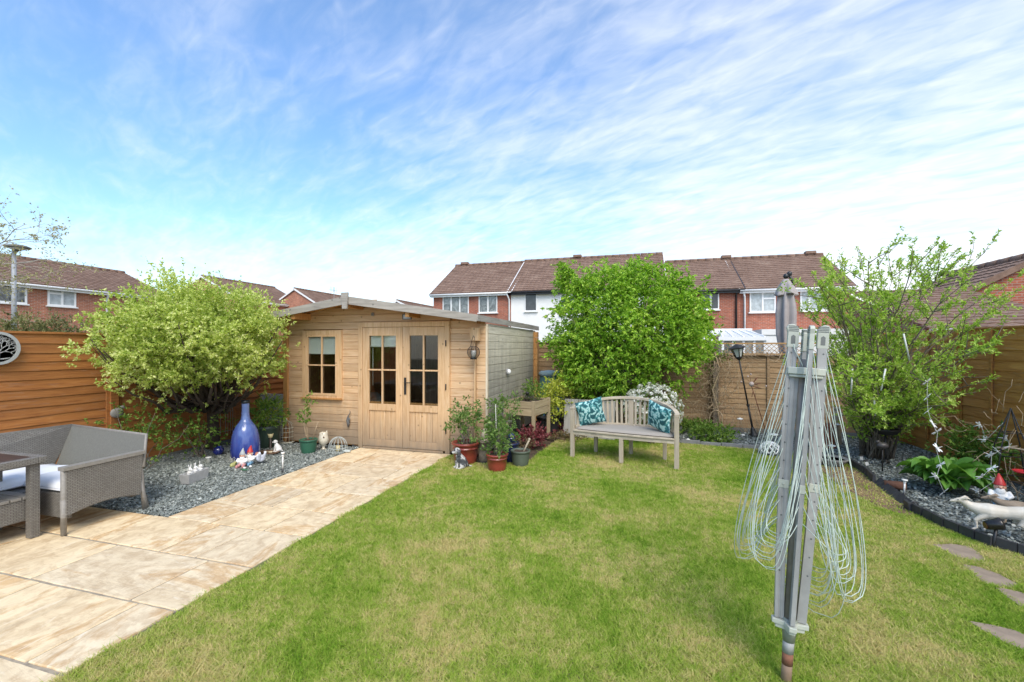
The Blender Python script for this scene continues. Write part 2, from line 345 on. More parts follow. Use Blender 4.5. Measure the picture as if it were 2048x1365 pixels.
def slab(x0,x1,y0,y1):
    j=lambda:random.uniform(-.003,.003); k=.0085; z=random.uniform(-.004,0)
    P=[(x0+k+j(),y0+k+j()),(x1-k+j(),y0+k+j()),(x1-k+j(),y1-k+j()),(x0+k+j(),y1-k+j())]
    Q=[]
    for i in range(4):
        a,b2=P[i],P[(i+1)%4]
        for t in np.linspace(0,1,9)[:-1]: 
            e=0.0025 if t>0 else 0
            Q.append((a[0]+(b2[0]-a[0])*t+random.uniform(-e,e),a[1]+(b2[1]-a[1])*t+random.uniform(-e,e)))
    n=len(Q); cx_,cy_=(x0+x1)/2,(y0+y1)/2
    ins=[(q[0]+(cx_-q[0])*.012,q[1]+(cy_-q[1])*.016) for q in Q]
    vs=[(x,y,-.035) for x,y in Q]+[(x,y,z-.005) for x,y in Q]+[(x,y,z) for x,y in ins]
    g.add(vs,[tuple(range(2*n,3*n))]+[(i,(i+1)%n,n+(i+1)%n,n+i) for i in range(n)]+[(n+i,n+(i+1)%n,2*n+(i+1)%n,2*n+i) for i in range(n)])
splits={0:[-3.6,-4.5,-5.4,-6.3],1:[-3.3,-4.2,-4.8,-5.7],2:[-3.0,-3.92,-4.5,-5.4,-6.0],3:[-3.1,-4.05,-4.95,-5.85],4:[-3.25,-3.62,-4.42,-5.3,-6.2],5:[-3.15,-3.75],6:[-3.55],7:[-3.3],8:[-3.0,-3.6],9:[-3.8],10:[-3.3]}
for i in range(len(rows)-1):
    xl=-6.9 if rows[i+1]<3.2 else -4.27
    sp=[-2.70]+splits[i]+[xl]
    for a_,b_ in zip(sp[:-1],sp[1:]): slab(b_,a_,rows[i],rows[i+1])
struct(g.build('path',m))
m2=plain('joint_mortar',(.33,.28,.21),.95,.3,20)
struct(sheet([(-6.92,.2),(-2.705,.2),(-2.705,6.12),(-4.262,6.12),(-4.262,3.125),(-6.92,3.125)],-.010,.02).build('path_joints',m2))
m=plain('bare_soil',(.20,.12,.075),.95,.4,14,bmp=.8)
struct(sheet([(2.70,7.1),(2.45,7.3),(2.30,6.9),(2.22,6.2),(2.28,5.5),(2.40,5.05),(2.57,4.95),(2.53,5.3),(2.61,6.01),(2.70,6.6)],-.0075,.01).build('soil_strip',m))
# slate chippings
m,nt,b=mat('slate'); isl=island(nt)
nt.links.new(ramp(nt,isl,[(0,(.13,.145,.135)),(.5,(.23,.255,.235)),(.85,(.35,.375,.345)),(1,(.52,.54,.50))]),b.inputs['Base Color']); b.inputs['Roughness'].default_value=.6
SL=m
def chips(name,poly,label,n):
    xs=[p[0] for p in poly]; ys=[p[1] for p in poly]
    X=rng.uniform(min(xs),max(xs),n); Y=rng.uniform(min(ys),max(ys),n); ok=inpoly(X,Y,poly); X,Y=X[ok],Y[ok]; n=len(X)
    base=np.array([[-1,-.5,0],[.2,-.9,0],[1,-.2,0],[.6,.7,0],[-.5,.8,0]]); 
    rad=rng.uniform(.007,.018,n); asp=rng.uniform(.5,1,n); a=rng.uniform(0,2*np.pi,n); Vs=[]
    tl=rng.normal(0,.28,(n,2)); zc=rng.uniform(-.022,.004,n)
    for sgn in(0,1):
        b0=np.repeat(base[None],n,0)+rng.normal(0,.14,(n,5,3)); bx_=b0[:,:,0]*rad[:,None]; by_=b0[:,:,1]*(rad*asp)[:,None]
        xx=bx_*np.cos(a)[:,None]-by_*np.sin(a)[:,None]; yy=bx_*np.sin(a)[:,None]+by_*np.cos(a)[:,None]
        zz=zc[:,None]+xx*tl[:,:1]+yy*tl[:,1:]+(rad*.35)[:,None]*(sgn)
        Vs.append(np.stack([xx+X[:,None],yy+Y[:,None],zz],2))
    V=np.concatenate(Vs,1).reshape(-1,3); o=(np.arange(n)*10)[:,None]
    top=o+np.array([[5,6,7,8]]); top2=o+np.array([[5,8,9,9]])
    Q=[top]+[o+np.array([[i,(i+1)%5,5+(i+1)%5,5+i]]) for i in range(5)]
    Fc=np.concatenate(Q,0); T3=o+np.array([[5,8,9]])
    F3=np.concatenate([Fc[:,[0,1,2]],Fc[:,[0,2,3]],T3],0)
    ob=rawmesh(name,V,F3,3,SL); tag(ob,label,'slate chippings',kind='stuff')
BEDL=[(-6.9,3.13),(-4.27,3.13),(-4.27,6.12),(-5.75,6.12),(-5.75,6.6),(-6.9,6.6)]
BEDR=[(p[0]+.03,p[1]+.03) for p in EDGE]+[(4.3,.5),(4.3,9.8),(.3,9.8),(.3,8.2)]
m=plain('slate_base',(.10,.115,.11),.95,.35,30)
struct(sheet(BEDL,-.024).build('slate_bed',m)); struct(sheet(list(reversed(BEDR)),-.024).build('slate_bed',m))
chips('slate_chippings',[(-6.6,3.13),(-4.275,3.13),(-4.275,6.1),(-5.7,6.1),(-6.5,5.6),(-6.7,4.4)],'grey green slate chippings beside the paved path',44000)
chips('slate_chippings',[(p[0]+.05,p[1]+.02) for p in EDGE if p[1]>2]+[(4.0,2.4),(4.1,5.4),(4.2,6.6),(4.25,9.3),(2.6,9.3),(.6,8.9)],'grey green slate chippings inside the curved border at the fences',36000)
# ---- fences
def fencemat(name,base,dark,light,stain=None):
    return wood(name,base,dark,light,'x',.75,False,stain,1.3,worn=tuple(.45*c+.16 for c in light))
FL=fencemat('fence_orange',(.40,.158,.042),(.25,.09,.026),(.50,.22,.068))
FB=fencemat('fence_faded',(.36,.235,.125),(.22,.135,.07),(.50,.36,.21))
FR=fencemat('fence_brown',(.55,.24,.055),(.36,.145,.035),(.66,.34,.09))
def lap_panel(L,Ht,nb,m,parent,M,wob=.006):
    g=MB(); bh=Ht/nb
    for i in range(nb):
        z0=i*bh-.012; z1=(i+1)*bh+.006; ns=12; ph=random.uniform(0,9); a1=random.uniform(.3,1)*wob
        vs=[]
        for k in range(ns+1):
            x=L*k/ns; dz=a1*math.sin(ph+x*3.1)+a1*.6*math.sin(ph*2+x*7.3)
            for (yy,zz) in((-.016,z0+dz),(-.006,z0+dz),(0,z1),(-.004,z1)): vs.append(M@Vector((x,yy,zz)))
        fs=[]
        for k in range(ns):
            for q in range(4): a=k*4+q; b2=k*4+(q+1)%4; fs.append((a,a+4,b2+4,b2))
        fs+= [(0,1,2,3),(ns*4+3,ns*4+2,ns*4+1,ns*4)]
        g.add(vs,fs)
    # cap and battens
    g.bx(0,L,-.03,.02,Ht,Ht+.025,M); g.bx(0,L,.002,.02,Ht-.05,Ht-.001,M)
    g.bx(0.0,.04,-.028,-.017,0,Ht-.001,M); g.bx(L-.04,L,-.028,-.017,0,Ht-.001,M)
    return g.build('panel',m,parent,True,bevel=.0015,seg=1)
def run(name,label,p0,ang,panels,m,Ht,nb,postw=.1,gb=.0,postside=-.05,mids=(),hts={},posth=.03,postm=None):
    t=thing(name,label,'fence',p0); d=0
    M0=Matrix.Translation(Vector(p0))@rz(ang)
    for i,Lp in enumerate(panels):
        g=MB(); g.bx(d,d+postw,-.05,.05,-.05,Ht+posth+gb,M0); g.build('post',postm or m,t,True,bevel=.004)
        d+=postw
        h=hts.get(i,Ht)
        if gb: g=MB(); g.bx(d,d+Lp,-.02,.02,-.03,gb-.003,M0); g.build('gravel_board',m,t,True,bevel=.003)
        lap_panel(Lp,h,max(3,round(nb*h/Ht)),m,t,M0@Matrix.Translation((d,0,gb)))
        for fq in mids:
            g=MB(); g.bx(d+Lp*fq-.022,d+Lp*fq+.022,-.045,-.0285,gb,gb+h-.002,M0); g.build('batten',m,t,True,bevel=.002)
        d+=Lp
    g=MB(); g.bx(d,d+postw,-.05,.05,-.05,Ht+posth+gb,M0); g.build('post',postm or m,t,True,bevel=.004)
    return t
# the good faces look into the garden: local -y is the garden side
run('fence','orange stained lap panel fence on the left, behind the rattan sofa and blue bottle vase',(-6.92,.35,0),R(90),[1.9,1.83,1.83,1.83,1.6],FL,1.62,15,gb=.13)
bf=run('fence','faded brown lap panel fence at the back, behind the bench and the dry climber',(-7.0,9.84,0),0,[1.83,1.83,.59,1.83,1.83,1.83,.80],FB,1.52,15,gb=.15,mids=(.5,),hts={5:1.25,6:1.25})
# trellis on the back fence
g=MB(); x0,x1=1.53,3.32; z0,z1=1.46,1.64; M=Matrix.Translation((0,9.76,0))
for i in range(-2,27):
    for sg in(1,-1):
        a=x0+i*.085; p=Vector((a,9.765+sg*.004,z0)); q=Vector((a+sg*(z1-z0),9.765+sg*.004,z1))
        if sg<0: p=Vector((a+.2,9.761,z0)); q=Vector((a,9.761,z1))
        if min(p.x,q.x)<x0 or max(p.x,q.x)>x1: continue
        g.beam(p,q,.006,.018,(0,1,0))
g.bx(x0,x1,9.745,9.775,z1,z1+.03); g.bx(x0,x1,9.745,9.775,z0-.03,z0)
g.build('trellis',wood('trellis_wood',(.46,.27,.11),(.3,.17,.06),(.58,.38,.18),'x',.7,False),bf,True)
run('fence','warm brown lap panel fence on the right, behind the hosta and the big shrub',(4.32,9.75,0),R(-90),[1.83,1.83,1.83,1.83],FR,1.66,13,gb=.16,mids=(.33,.67))
# ---- houses beyond
def brickmat(name,a,b_,mort):
    m,nt,b=mat(name); v=coords(nt,'UV'); t=nt.nodes.new('ShaderNodeTexBrick'); nt.links.new(v,t.inputs['Vector'])
    t.inputs['Scale'].default_value=1; t.inputs['Brick Width'].default_value=.225; t.inputs['Row Height'].default_value=.075; t.inputs['Mortar Size'].default_value=.008
    t.inputs['Color1'].default_value=(*a,1); t.inputs['Color2'].default_value=(*b_,1); t.inputs['Mortar'].default_value=(*mort,1); t.inputs['Bias'].default_value=-.1
    col=mixc(nt,1,t.outputs[0],ramp(nt,noise(nt,v,1.2,6,.7),[(.3,(.78,.76,.76)),(.7,(1.12,1.1,1.08))]),'MULTIPLY')
    col=mixc(nt,1,col,ramp(nt,noise(nt,coords(nt,'UV',(4.4,13.3,1)),1,1,.5),[(.3,(.8,.8,.8)),(.7,(1.15,1.15,1.15))]),'MULTIPLY')
    nt.links.new(col,b.inputs['Base Color']); b.inputs['Roughness'].default_value=.9; return m
BR=brickmat('red_brick',(.40,.115,.060),(.30,.085,.050),(.36,.27,.22))
BR2=brickmat('orange_brick',(.46,.17,.09),(.36,.125,.07),(.42,.33,.27))
m,nt,b=mat('roof_tile'); v=coords(nt,'Object'); f=noise(nt,v,1.4,7,.7)
nt.links.new(mixc(nt,1,ramp(nt,f,[(.3,(.15,.088,.060)),(.55,(.23,.145,.105)),(.8,(.33,.24,.18))]),ramp(nt,noise(nt,v,11,3),[(.3,(.8,.8,.8)),(.7,(1.15,1.15,1.15))]),'MULTIPLY'),b.inputs['Base Color']); b.inputs['Roughness'].default_value=.9
TILE=m
WHITE=plain('white_upvc',(.80,.80,.79),.4,.04,5,bmp=0); BLACKP=plain('black_plastic',(.02,.02,.022),.4,.2,10)
RENDER=plain('white_render',(.80,.79,.76),.9,.05,3,bmp=.3)
m,nt,b=mat('window_glass'); b.inputs['Roughness'].default_value=.04; b.inputs['Specular IOR Level'].default_value=.9
v=coords(nt,'Object'); nt.links.new(ramp(nt,noise(nt,v,2.2,4,.7,1.5),[(.35,(.05,.06,.065)),(.55,(.18,.20,.20)),(.7,(.36,.40,.40))]),b.inputs['Base Color']); GLASSW=m
LEAD=plain('lead_flashing',(.50,.50,.50),.6,.1,6)
def tiles(p0,al,up,L,W,name,parent,tw=.30,ch=.30):
    """interlocking pantile sheet: p0 eave corner, al along eave, up up the slope"""
    p0,al,up=Vector(p0),Vector(al).normalized(),Vector(up).normalized(); nn=al.cross(up); 
    if nn.z<0: nn=-nn
    nc=max(2,round(W/ch)); na=int(L/tw*5); V=[]
    A=np.linspace(0,L,na+1); prof=.022*np.abs(np.sin(np.pi*A/tw))**.7
    rowsv=[]
    for c in range(nc):
        for e,(zz) in((0.,.035),(.999,.006)): rowsv.append(((c+e)*W/nc,zz))
    P0=np.array(p0);AL=np.array(al);UP=np.array(up);NN=np.array(nn)
    for uu,zz in rowsv: V.append(P0+A[:,None]*AL+uu*UP+(zz+prof+np.random.default_rng(int(uu*100)).normal(0,.002,len(A)))[:,None]*NN)
    V.append(P0+A[:,None]*AL-0*UP+(prof*0-.03)[:,None]*NN)
    V=[V[-1]]+V[:-1]; V=np.array(V); n=na+1; r=len(V); V=V.reshape(-1,3)
    i,j=np.meshgrid(np.arange(na),np.arange(r-1)); a=(j*n+i).ravel(); Fc=np.stack([a,a+1,a+n+1,a+n],1)
    return rawmesh(name,V,Fc,4,TILE,parent)
def house(name,label,x0,x1,y0,y1,ze,zr,axis='x',wall=BR,fascia=WHITE,wins=(),ov=.3,zb=-.1,verge=WHITE,cat='house',soldier=False):
    t=thing(name,label,cat,((x0+x1)/2,(y0+y1)/2,zb))
    g=MB()
    if axis=='x':
        ym=(y0+y1)/2; pr=[(y0,zb),(y1,zb),(y1,ze),(ym,zr-.12),(y0,ze)]
        g.prism(pr,x1-x0,lambda u,v,w:Vector((x0+w,u,v)))
    else:
        xm=(x0+x1)/2; pr=[(x0,zb),(x1,zb),(x1,ze),(xm,zr-.12),(x0,ze)]
        g.prism(pr,y1-y0,lambda u,v,w:Vector((u,y0+w,v)))
    g.build('wall',wall,t,True)
    half=((y1-y0) if axis=='x' else (x1-x0))/2; rise=zr-ze; k=ov*rise/half; W=math.hypot(half+ov,rise+k)
    e=.12
    for sgn in(-1,1):
        if axis=='x':
            p=(x0-e,(y0-ov) if sgn<0 else (y1+ov),ze-k+.05); al=(1,0,0); up=(0,-sgn*(half+ov),rise+k); Ln=x1-x0+2*e
        else:
            p=((x0-ov) if sgn<0 else (x1+ov),y0-e,ze-k+.05); al=(0,1,0); up=(-sgn*(half+ov),0,rise+k); Ln=y1-y0+2*e
        rf=tiles(p,al,up,Ln,W,'roof',t)
        # fascia + gutter
        g=MB()
        if axis=='x':
            yy=p[1]; g.bx(x0-e,x1+e,min(yy,yy-sgn*.04),max(yy,yy-sgn*.04),ze-k-.17,ze-k+.015); g.bx(x0-e,x1+e,min(yy-sgn*.05,yy-sgn*ov),max(yy-sgn*.05,yy-sgn*ov),ze-k-.16,ze-k-.14)
            g.tube([(x0-e,yy+sgn*.06,ze-k-.03),(x1+e,yy+sgn*.06,ze-k-.03)],.055,8)
        else:
            xx=p[0]; g.bx(min(xx,xx-sgn*.04),max(xx,xx-sgn*.04),y0-e,y1+e,ze-k-.17,ze-k+.015); g.bx(min(xx-sgn*.05,xx-sgn*ov),max(xx-sgn*.05,xx-sgn*ov),y0-e,y1+e,ze-k-.16,ze-k-.14)
            g.tube([(xx+sgn*.06,y0-e,ze-k-.03),(xx+sgn*.06,y1+e,ze-k-.03)],.055,8)
        g.build('gutter',fascia,t,True)
        for q in(0,1):
            g=MB()
            if axis=='x':
                xx=(x0-e-.03) if q==0 else (x1+e+.03); a=Vector((xx,p[1],p[2]-.05)); b2=a+Vector(up)
            else:
                yy=(y0-e-.03) if q==0 else (y1+e+.03); a=Vector((p[0],yy,p[2]-.05)); b2=a+Vector(up)
            g.beam(a,b2,.05,.16)
            g.build('verge',verge,t,True)
    g=MB()
    a=Vector((x0-e,(y0+y1)/2,zr+.09)) if axis=='x' else Vector(((x0+x1)/2,y0-e,zr+.09))
    Ln=(x1-x0 if axis=='x' else y1-y0)+2*e; d=Vector((1,0,0)) if axis=='x' else Vector((0,1,0)); nn=int(Ln/.45)
    for i in range(nn): g.tube([a+d*(i*Ln/nn),a+d*((i+.97)*Ln/nn)],[.125,.115],8)
    g.build('ridge',TILE,t,True)
    for wn in wins: window(t,*wn)
    return t
def window(t,face,c0,c1,z0,z1,mull=(.5,),tops=(),pos=0,fr=.07,glass=None,curtain=None,open_=None):
    """face: 'y-' wall at Y=pos looking -Y, 'x+' wall at X=pos looking +X"""
    if face=='y-': T=lambda a,d,z:Vector((a,pos-d,z))
    elif face=='x+': T=lambda a,d,z:Vector((pos+d,a,z))
    else: T=lambda a,d,z:Vector((pos-d,a,z))
    def b_(g,a0,a1,d0,d1,q0,q1):
        vs=[T(a,d,z) for z in(q0,q1) for d in(d0,d1) for a in(a0,a1)]
        g.add(vs,[(0,2,3,1),(4,5,7,6),(0,1,5,4),(2,6,7,3),(0,4,6,2),(1,3,7,5)])
    g=MB(); 
    for (a0,a1,q0,q1) in((c0,c1,z1-fr,z1),(c0,c1,z0,z0+fr),(c0,c0+fr,z0+fr,z1-fr),(c1-fr,c1,z0+fr,z1-fr)): b_(g,a0,a1,.01,.06,q0,q1)
    xs=[c0+fr]+[c0+(c1-c0)*q for q in mull]+[c1-fr]
    for q in mull: mx_=c0+(c1-c0)*q; b_(g,mx_-.045,mx_+.045,.01,.062,z0+fr,z1-fr)
    for i in tops: 
        zt=z1-(z1-z0)*.34; b_(g,xs[i]+(.045 if i else 0),xs[i+1]-(.045 if i+1<len(xs)-1 else 0),.01,.064,zt-.04,zt+.04)
    fo=g.build('window',WHITE,t,True)
    g=MB(); b_(g,c0+fr*.5,c1-fr*.5,.012,.03,z0+fr*.5,z1-fr*.5); q=g.build('pane',glass or GLASSW,None); 
    q.location=-Vector(t.location); q.parent=fo
    g=MB(); b_(g,c0-.06,c1+.06,.0,.12,z0-.06,z0-.002); q=g.build('sill',WHITE,None); q.location=-Vector(t.location); q.parent=fo
    return fo
YF=27.
def Xa(px,Y=YF): return PYp(px,600,Y).x
def Za(px,py,Y=YF): return PYp(px,py,Y).z
CURT=plain('net_curtain_glass',(.42,.46,.47),.15,.25,6,bmp=0); DARKG=plain('dark_room_glass',(.06,.065,.07),.05,.3,3,bmp=0)
xa,xb,xc,xd=-13.2,-7.85,1.35,5.35
h=house('brick_house','red brick end of terrace house with white gutter and two white windows, above the summerhouse',xa,xb,YF,35,5.16,7.55,wins=[
 ('y-',Xa(886),Xa(938),Za(912,640),Za(912,590),(.33,.66),(),YF,.06,GLASSW),('y-',Xa(958),Xa(995),Za(976,626),Za(976,590),(.5,),(),YF,.06,GLASSW)])
g=MB(); q=Xa(1016); g.tube([(q,YF-.35,4.95),(q+.1,YF-.08,4.55),(q+.1,YF-.08,0)],.05,8); g.build('downpipe',WHITE,h,True)
h=house('rendered_house','white rendered terrace house with one small window, left of the big round tree',xb+.02,xc-.02,YF,35,5.16,7.62,wall=RENDER,fascia=BLACKP,wins=[
 ('y-',Xa(1050),Xa(1074),Za(1060,623),Za(1060,588),(),(),YF,.05,DARKG),('y-',Xa(1120),Xa(1160),Za(1140,630),Za(1140,590),(.5,),(),YF,.06,GLASSW)])
h=house('brick_house','red brick terrace house with dark gutter, partly hidden by the big round tree',xc,xd-.02,YF,35,4.86,7.05,wins=[('y-',Xa(1404),Xa(1438),Za(1420,620),Za(1420,583),(.5,),(),YF,.06,DARKG)],fascia=BLACKP,verge=BLACKP)
g=MB(); q=Xa(1472); g.tube([(q,YF-.35,4.7),(q,YF-.08,4.4),(q,YF-.08,0)],.05,8); g.build('downpipe',BLACKP,h,True)
g=MB(); pp=PYp(1452,565,29); g.bx(pp.x-.15,pp.x+.25,28.2,28.6,pp.z-.2,pp.z+.15); g.build('roof_vent',LEAD,h,True)
h=house('brick_house','red brick terrace house with white gutter and net curtained window, beyond the closed parasol',xd,10.5,YF,35,4.82,7.05,wins=[
 ('y-',Xa(1499),Xa(1551),Za(1520,625),Za(1520,584),(.5,),(1,),YF,.07,CURT),('y-',Xa(1600),Xa(1655),Za(1630,622),Za(1630,582),(.33,.66),(),YF,.06,CURT)])
g=MB(); q=Xa(1484); g.tube([(q,YF-.35,4.65),(q+.12,YF-.08,4.3),(q+.12,YF-.08,1.9)],.05,8); g.build('downpipe',WHITE,h,True)
g=MB(); g.bx(xd+.3,10,YF-3,YF-.02,2.15,2.42); g.bx(xd+.35,9.95,YF-2.95,YF-.03,-.1,2.149); g.build('extension',RENDER,h,True)
for hn,px,py in (('a',930,531),('b',1155,522),('c',1620,513),('d',1452,520)):
    q=PYp(px,py,31); zz={'a':7.55,'b':7.62,'c':7.05,'d':7.05}[hn]
    par=[o for o in bpy.data.objects if o.get('category')=='house' and abs(o.location.y-31)<.5 and abs(o.location.x-q.x)<6]
    par=min(par,key=lambda o:abs(o.location.x-q.x)); g=MB(); g.bx(q.x-.28,q.x+.28,30.8,31.2,zz+.15,zz+.32); g.build('ridge_vent',TILE,par,True,bevel=.02)
# conservatory roof over the back fence
t=thing('conservatory','white framed conservatory with pale roof showing over the back fence','conservatory',(3.3,18.6,-.1))
PALEG=plain('polycarbonate',(.66,.66,.62),.25,.05,4,bmp=0)
xl,xr,yf,yb=PYp(1405,690,17.2).x,PYp(1530,690,17.2).x,17.2,20.
g=MB(); g.bx(xl,xr,yf,yb,-.1,.6); g.build('wall',BR,t,True)
g=MB(); 
for i in range(7):
    a=xl+(xr-xl)*i/6; g.bx(a-.04,a+.04,yf,yf+.07,.6,1.80); 
g.bx(xl-.1,xr+.1,yf-.06,yf+.1,1.80,1.93); g.bx(xr-.02,xr+.06,yf,yb,1.80,1.93)
for i in range(7): a=xl+(xr-xl)*i/6; g.beam((a,yf,1.93),((a+(xl+xr)/2)/2+ .2*(a-(xl+xr)/2),yf+1.4,2.20),.05,.05)
g.beam(((xl+xr)/2-1.0,yf+1.4,2.23),((xl+xr)/2+.9,yf+1.4,2.23),.09,.08); g.build('frame',WHITE,t,True)
g=MB(); cx0,cx1=(xl+xr)/2-1.0,(xl+xr)/2+.9
g.add([(xl,yf,1.92),(xr,yf,1.92),(cx1,yf+1.4,2.18),(cx0,yf+1.4,2.18),(xr,yb,1.92),(xl,yb,1.92)],[(0,1,2,3),(1,4,2),(5,0,3),(4,5,3,2)]); g.build('roof_glazing',PALEG,t,True,solid=.02)
g=MB(); g.bx(xl+.02,xr-.02,yf+.03,yf+.05,.6,1.8); g.build('glazing',GLASSW,t,True)
# house on the left, wall looking +X
XL=-29.
def YL(px): return PXp(px,600,XL).y
def ZL(px,py): return PXp(px,py,XL).z
y_end=YL(335)
h=house('brick_house','orange brick house with brown tiled roof behind the street lamp, far left',XL-8,XL,6,y_end,4.75,6.4,'y',BR2,wins=[
 ('x+',YL(-40),YL(53),ZL(10,606),ZL(10,568),(.33,.72),(),XL,.08,GLASSW),('x+',YL(94),YL(151),ZL(120,613),ZL(120,576),(.5,),(0,),XL,.08,CURT)])
g=MB(); q=YL(212); g.tube([(XL+.35,q,4.6),(XL+.08,q,4.3),(XL+.08,q,0)],.06,8); g.build('downpipe',WHITE,h,True)
# further roofs
def gablehouse(name,label,px,py,Y,half,dep,rise,wall=BR2):
    p=PYp(px,py,Y); return house(name,label,p.x-half,p.x+half,Y,Y+dep,p.z-rise,p.z-.1,'y',wall,ov=.25)
gablehouse('brick_house','brick gable with brown roof rising behind the pale green umbrella shaped tree',405,552,34,4.6,9,2.4)
h=gablehouse('brick_house','distant brick gable with white bargeboard left of the summerhouse ridge',590,577,40,3.8,12,2.3)
tA=thing('television_aerial','thin television aerial above the summerhouse roof','aerial',PYp(668,620,43))
g=MB(); a=PYp(668,620,43); g.tube([a,a+Vector((0,0,2.6))],.03,6); 
for i in range(5): zz=a.z+2.4-.05*i; g.tube([(a.x-.5+.2*i,43,zz-.3),(a.x-.5+.2*i,43,zz+.3)],.015,5)
g.tube([(a.x-.6,43,a.z+2.3),(a.x+.6,43,a.z+2.1)],.02,5); g.build('mast',plain('aerial_metal',(.3,.3,.3),.5),tA,True)
h=gablehouse('brick_house','distant house whose dark roof peeps over the right slope of the summerhouse',795,601,42,3,9,1.5)
# right hand house + low roof
YG=16.5; p=PYp(1915,590,YG); p2=PYp(2074,507,YG); half=p2.x-p.x; xl_=p.x; ye_=PXp(1900,548,p2.x).y
h=house('brick_house','red brick gable house with tiled roof at the far right edge',xl_,xl_+2*half,YG,min(30,ye_),p.z,p2.z-.12,'y',BR,fascia=BLACKP,verge=TILE,ov=.2)
YE=12.2; zE=PYp(1990,657,YE).z; zT=PYp(2023,575,YG-.1).z
xg0,xg1=PYp(1858,660,YE).x,PYp(2200,660,YE).x
t=thing('garage','low garage with brown tiled roof just beyond the right fence','garage',((xg0+xg1)/2,YE+2,-.1))
tiles((xg0,YE,zE),(1,0,0),(0,YG-.1-YE,zT-zE),xg1-xg0,math.hypot(YG-.1-YE,zT-zE),'roof',t)
g=MB(); g.bx(xg0+.1,xg1-.1,YE+.3,YG-.05,-.1,zE); g.add([(xg0+.1,YE+.3,zE),(xg0+.1,YG-.05,zE),(xg0+.1,YG-.05,zT-.1),(xg0+.12,YE+.3,zE),(xg0+.12,YG-.05,zE),(xg0+.12,YG-.05,zT-.1)],[(0,1,2),(5,4,3),(0,2,5,3)]); g.build('wall',BR,t,True)
g=MB(); g.bx(xg0,xg1,YE-.03,YE,zE-.17,zE-.02); g.tube([(xg0,YE-.09,zE-.05),(xg1,YE-.09,zE-.05)],.05,8); g.build('gutter',WHITE,t,True)
# ================= SUMMERHOUSE
WF=wood('pine_front',(.64,.43,.25),(.50,.295,.145),(.76,.55,.36),'x',.65,True,(.10,.80,.5,(.20,.165,.125),.75),1.2)
WD=wood('pine_door',(.66,.44,.245),(.52,.31,.145),(.76,.55,.35),'y',.65,True,(.0,.60,.45,(.20,.165,.125),.85),1.2)
WS=wood('pine_weathered',(.66,.61,.49),(.45,.42,.33),(.78,.74,.62),'x',.85,True,(.35,1.75,1.3,(.115,.11,.10),.95),1.)
WG=wood('grey_bargeboard',(.36,.335,.30),(.22,.20,.18),(.48,.455,.42),'x',.85,True,None,1.)
WO=wood('honey_pine',(.52,.26,.085),(.38,.17,.05),(.62,.36,.15),'y',.65,True)
t=SH=thing('summerhouse','honey pine summerhouse with glazed double doors, shallow grey edged roof and overhang','summerhouse',(-3.9,7.7,0))
x0,x1,y0,y1=-5.68,-2.30,6.13,9.3; XS=-2.16
APX=-4.30; ZA=2.34; ZE=1.97
def ztop(x): return ZA-(abs(x-APX))*((ZA-1.94)/(XS-APX)) 
def boards(g,xa,xb,z0,zt,h=.117,slope=False,flip=False):
    z=z0
    while z<zt-.01:
        zz=min(z+h,zt)
        a,b2=xa,xb
        if slope:
            # clip to the gable: where the roof comes down past this board
            k=(ZA-1.94)/(XS-APX); lim=(ZA-(z+h*.5))/k; a=max(xa,APX-lim); b2=min(xb,APX+lim)
            if b2-a<.05: break
        g.add([(a,0,z+.006),(b2,0,z+.006),(b2,0,zz-.006),(a,0,zz-.006),(a,.012,z),(b2,.012,z),(b2,.012,zz),(a,.012,zz)],
              [(0,1,2,3),(4,0,3,7),(1,5,6,2),(0,4,5,1),(3,2,6,7)])
        z=zz
def shift(g,M): g.v=[tuple(M@Vector(v)) for v in g.v]; return g
# front wall as log boards round the openings (world y = 6.13)
DX0,DX1,DZ1=-4.29,-2.72,1.90; WX0,WX1,WZ0,WZ1=-5.36,-4.60,.73,1.86
g=MB(); boards(g,x0,WX0,.03,1.87); boards(g,WX1,DX0,.03,1.87); boards(g,DX1,XS-.14,.03,1.87); boards(g,WX0,WX1,.03,WZ0); boards(g,WX0,WX1,WZ1-.0,1.87,.05)
boards(g,x0,XS-.14,1.87,2.34,.117,True)
shift(g,Matrix.Translation((0,y0,0))); g.build('front_wall',WF,t,True)
g=MB(); g.bx(x0,XS-.14,y0+.013,y0+.045,.02,.73); g.bx(x0,WX0,y0+.013,y0+.045,.73,1.9); g.bx(WX1,DX0,y0+.013,y0+.045,.73,1.9); g.bx(DX1,XS-.14,y0+.013,y0+.045,.73,1.9)
g.prism([(x0,1.9),(XS-.02,1.9),(XS-.02,1.95),(APX,2.32),(x0,2.08)],.03,lambda u,v,w:Vector((u,y0+.014+w,v)))
g.bx(x0+.02,XS-.05,y1-.04,y1,.0,1.95); g.bx(x0,x0+.04,y0+.05,y1-.041,0,2.0)
g.build('lining',WO,t,True)
# side wall facing the lawn
g=MB(); boards(g,0,y1-y0-.10,.03,1.935,.117); M=Matrix(((0,-1,0,XS),(1,0,0,y0+.12),(0,0,1,0),(0,0,0,1))); shift(g,M); 
g.bx(XS-.05,XS-.013,y0+.12,y1,.03,1.93); g.build('side_wall',WS,t,True)
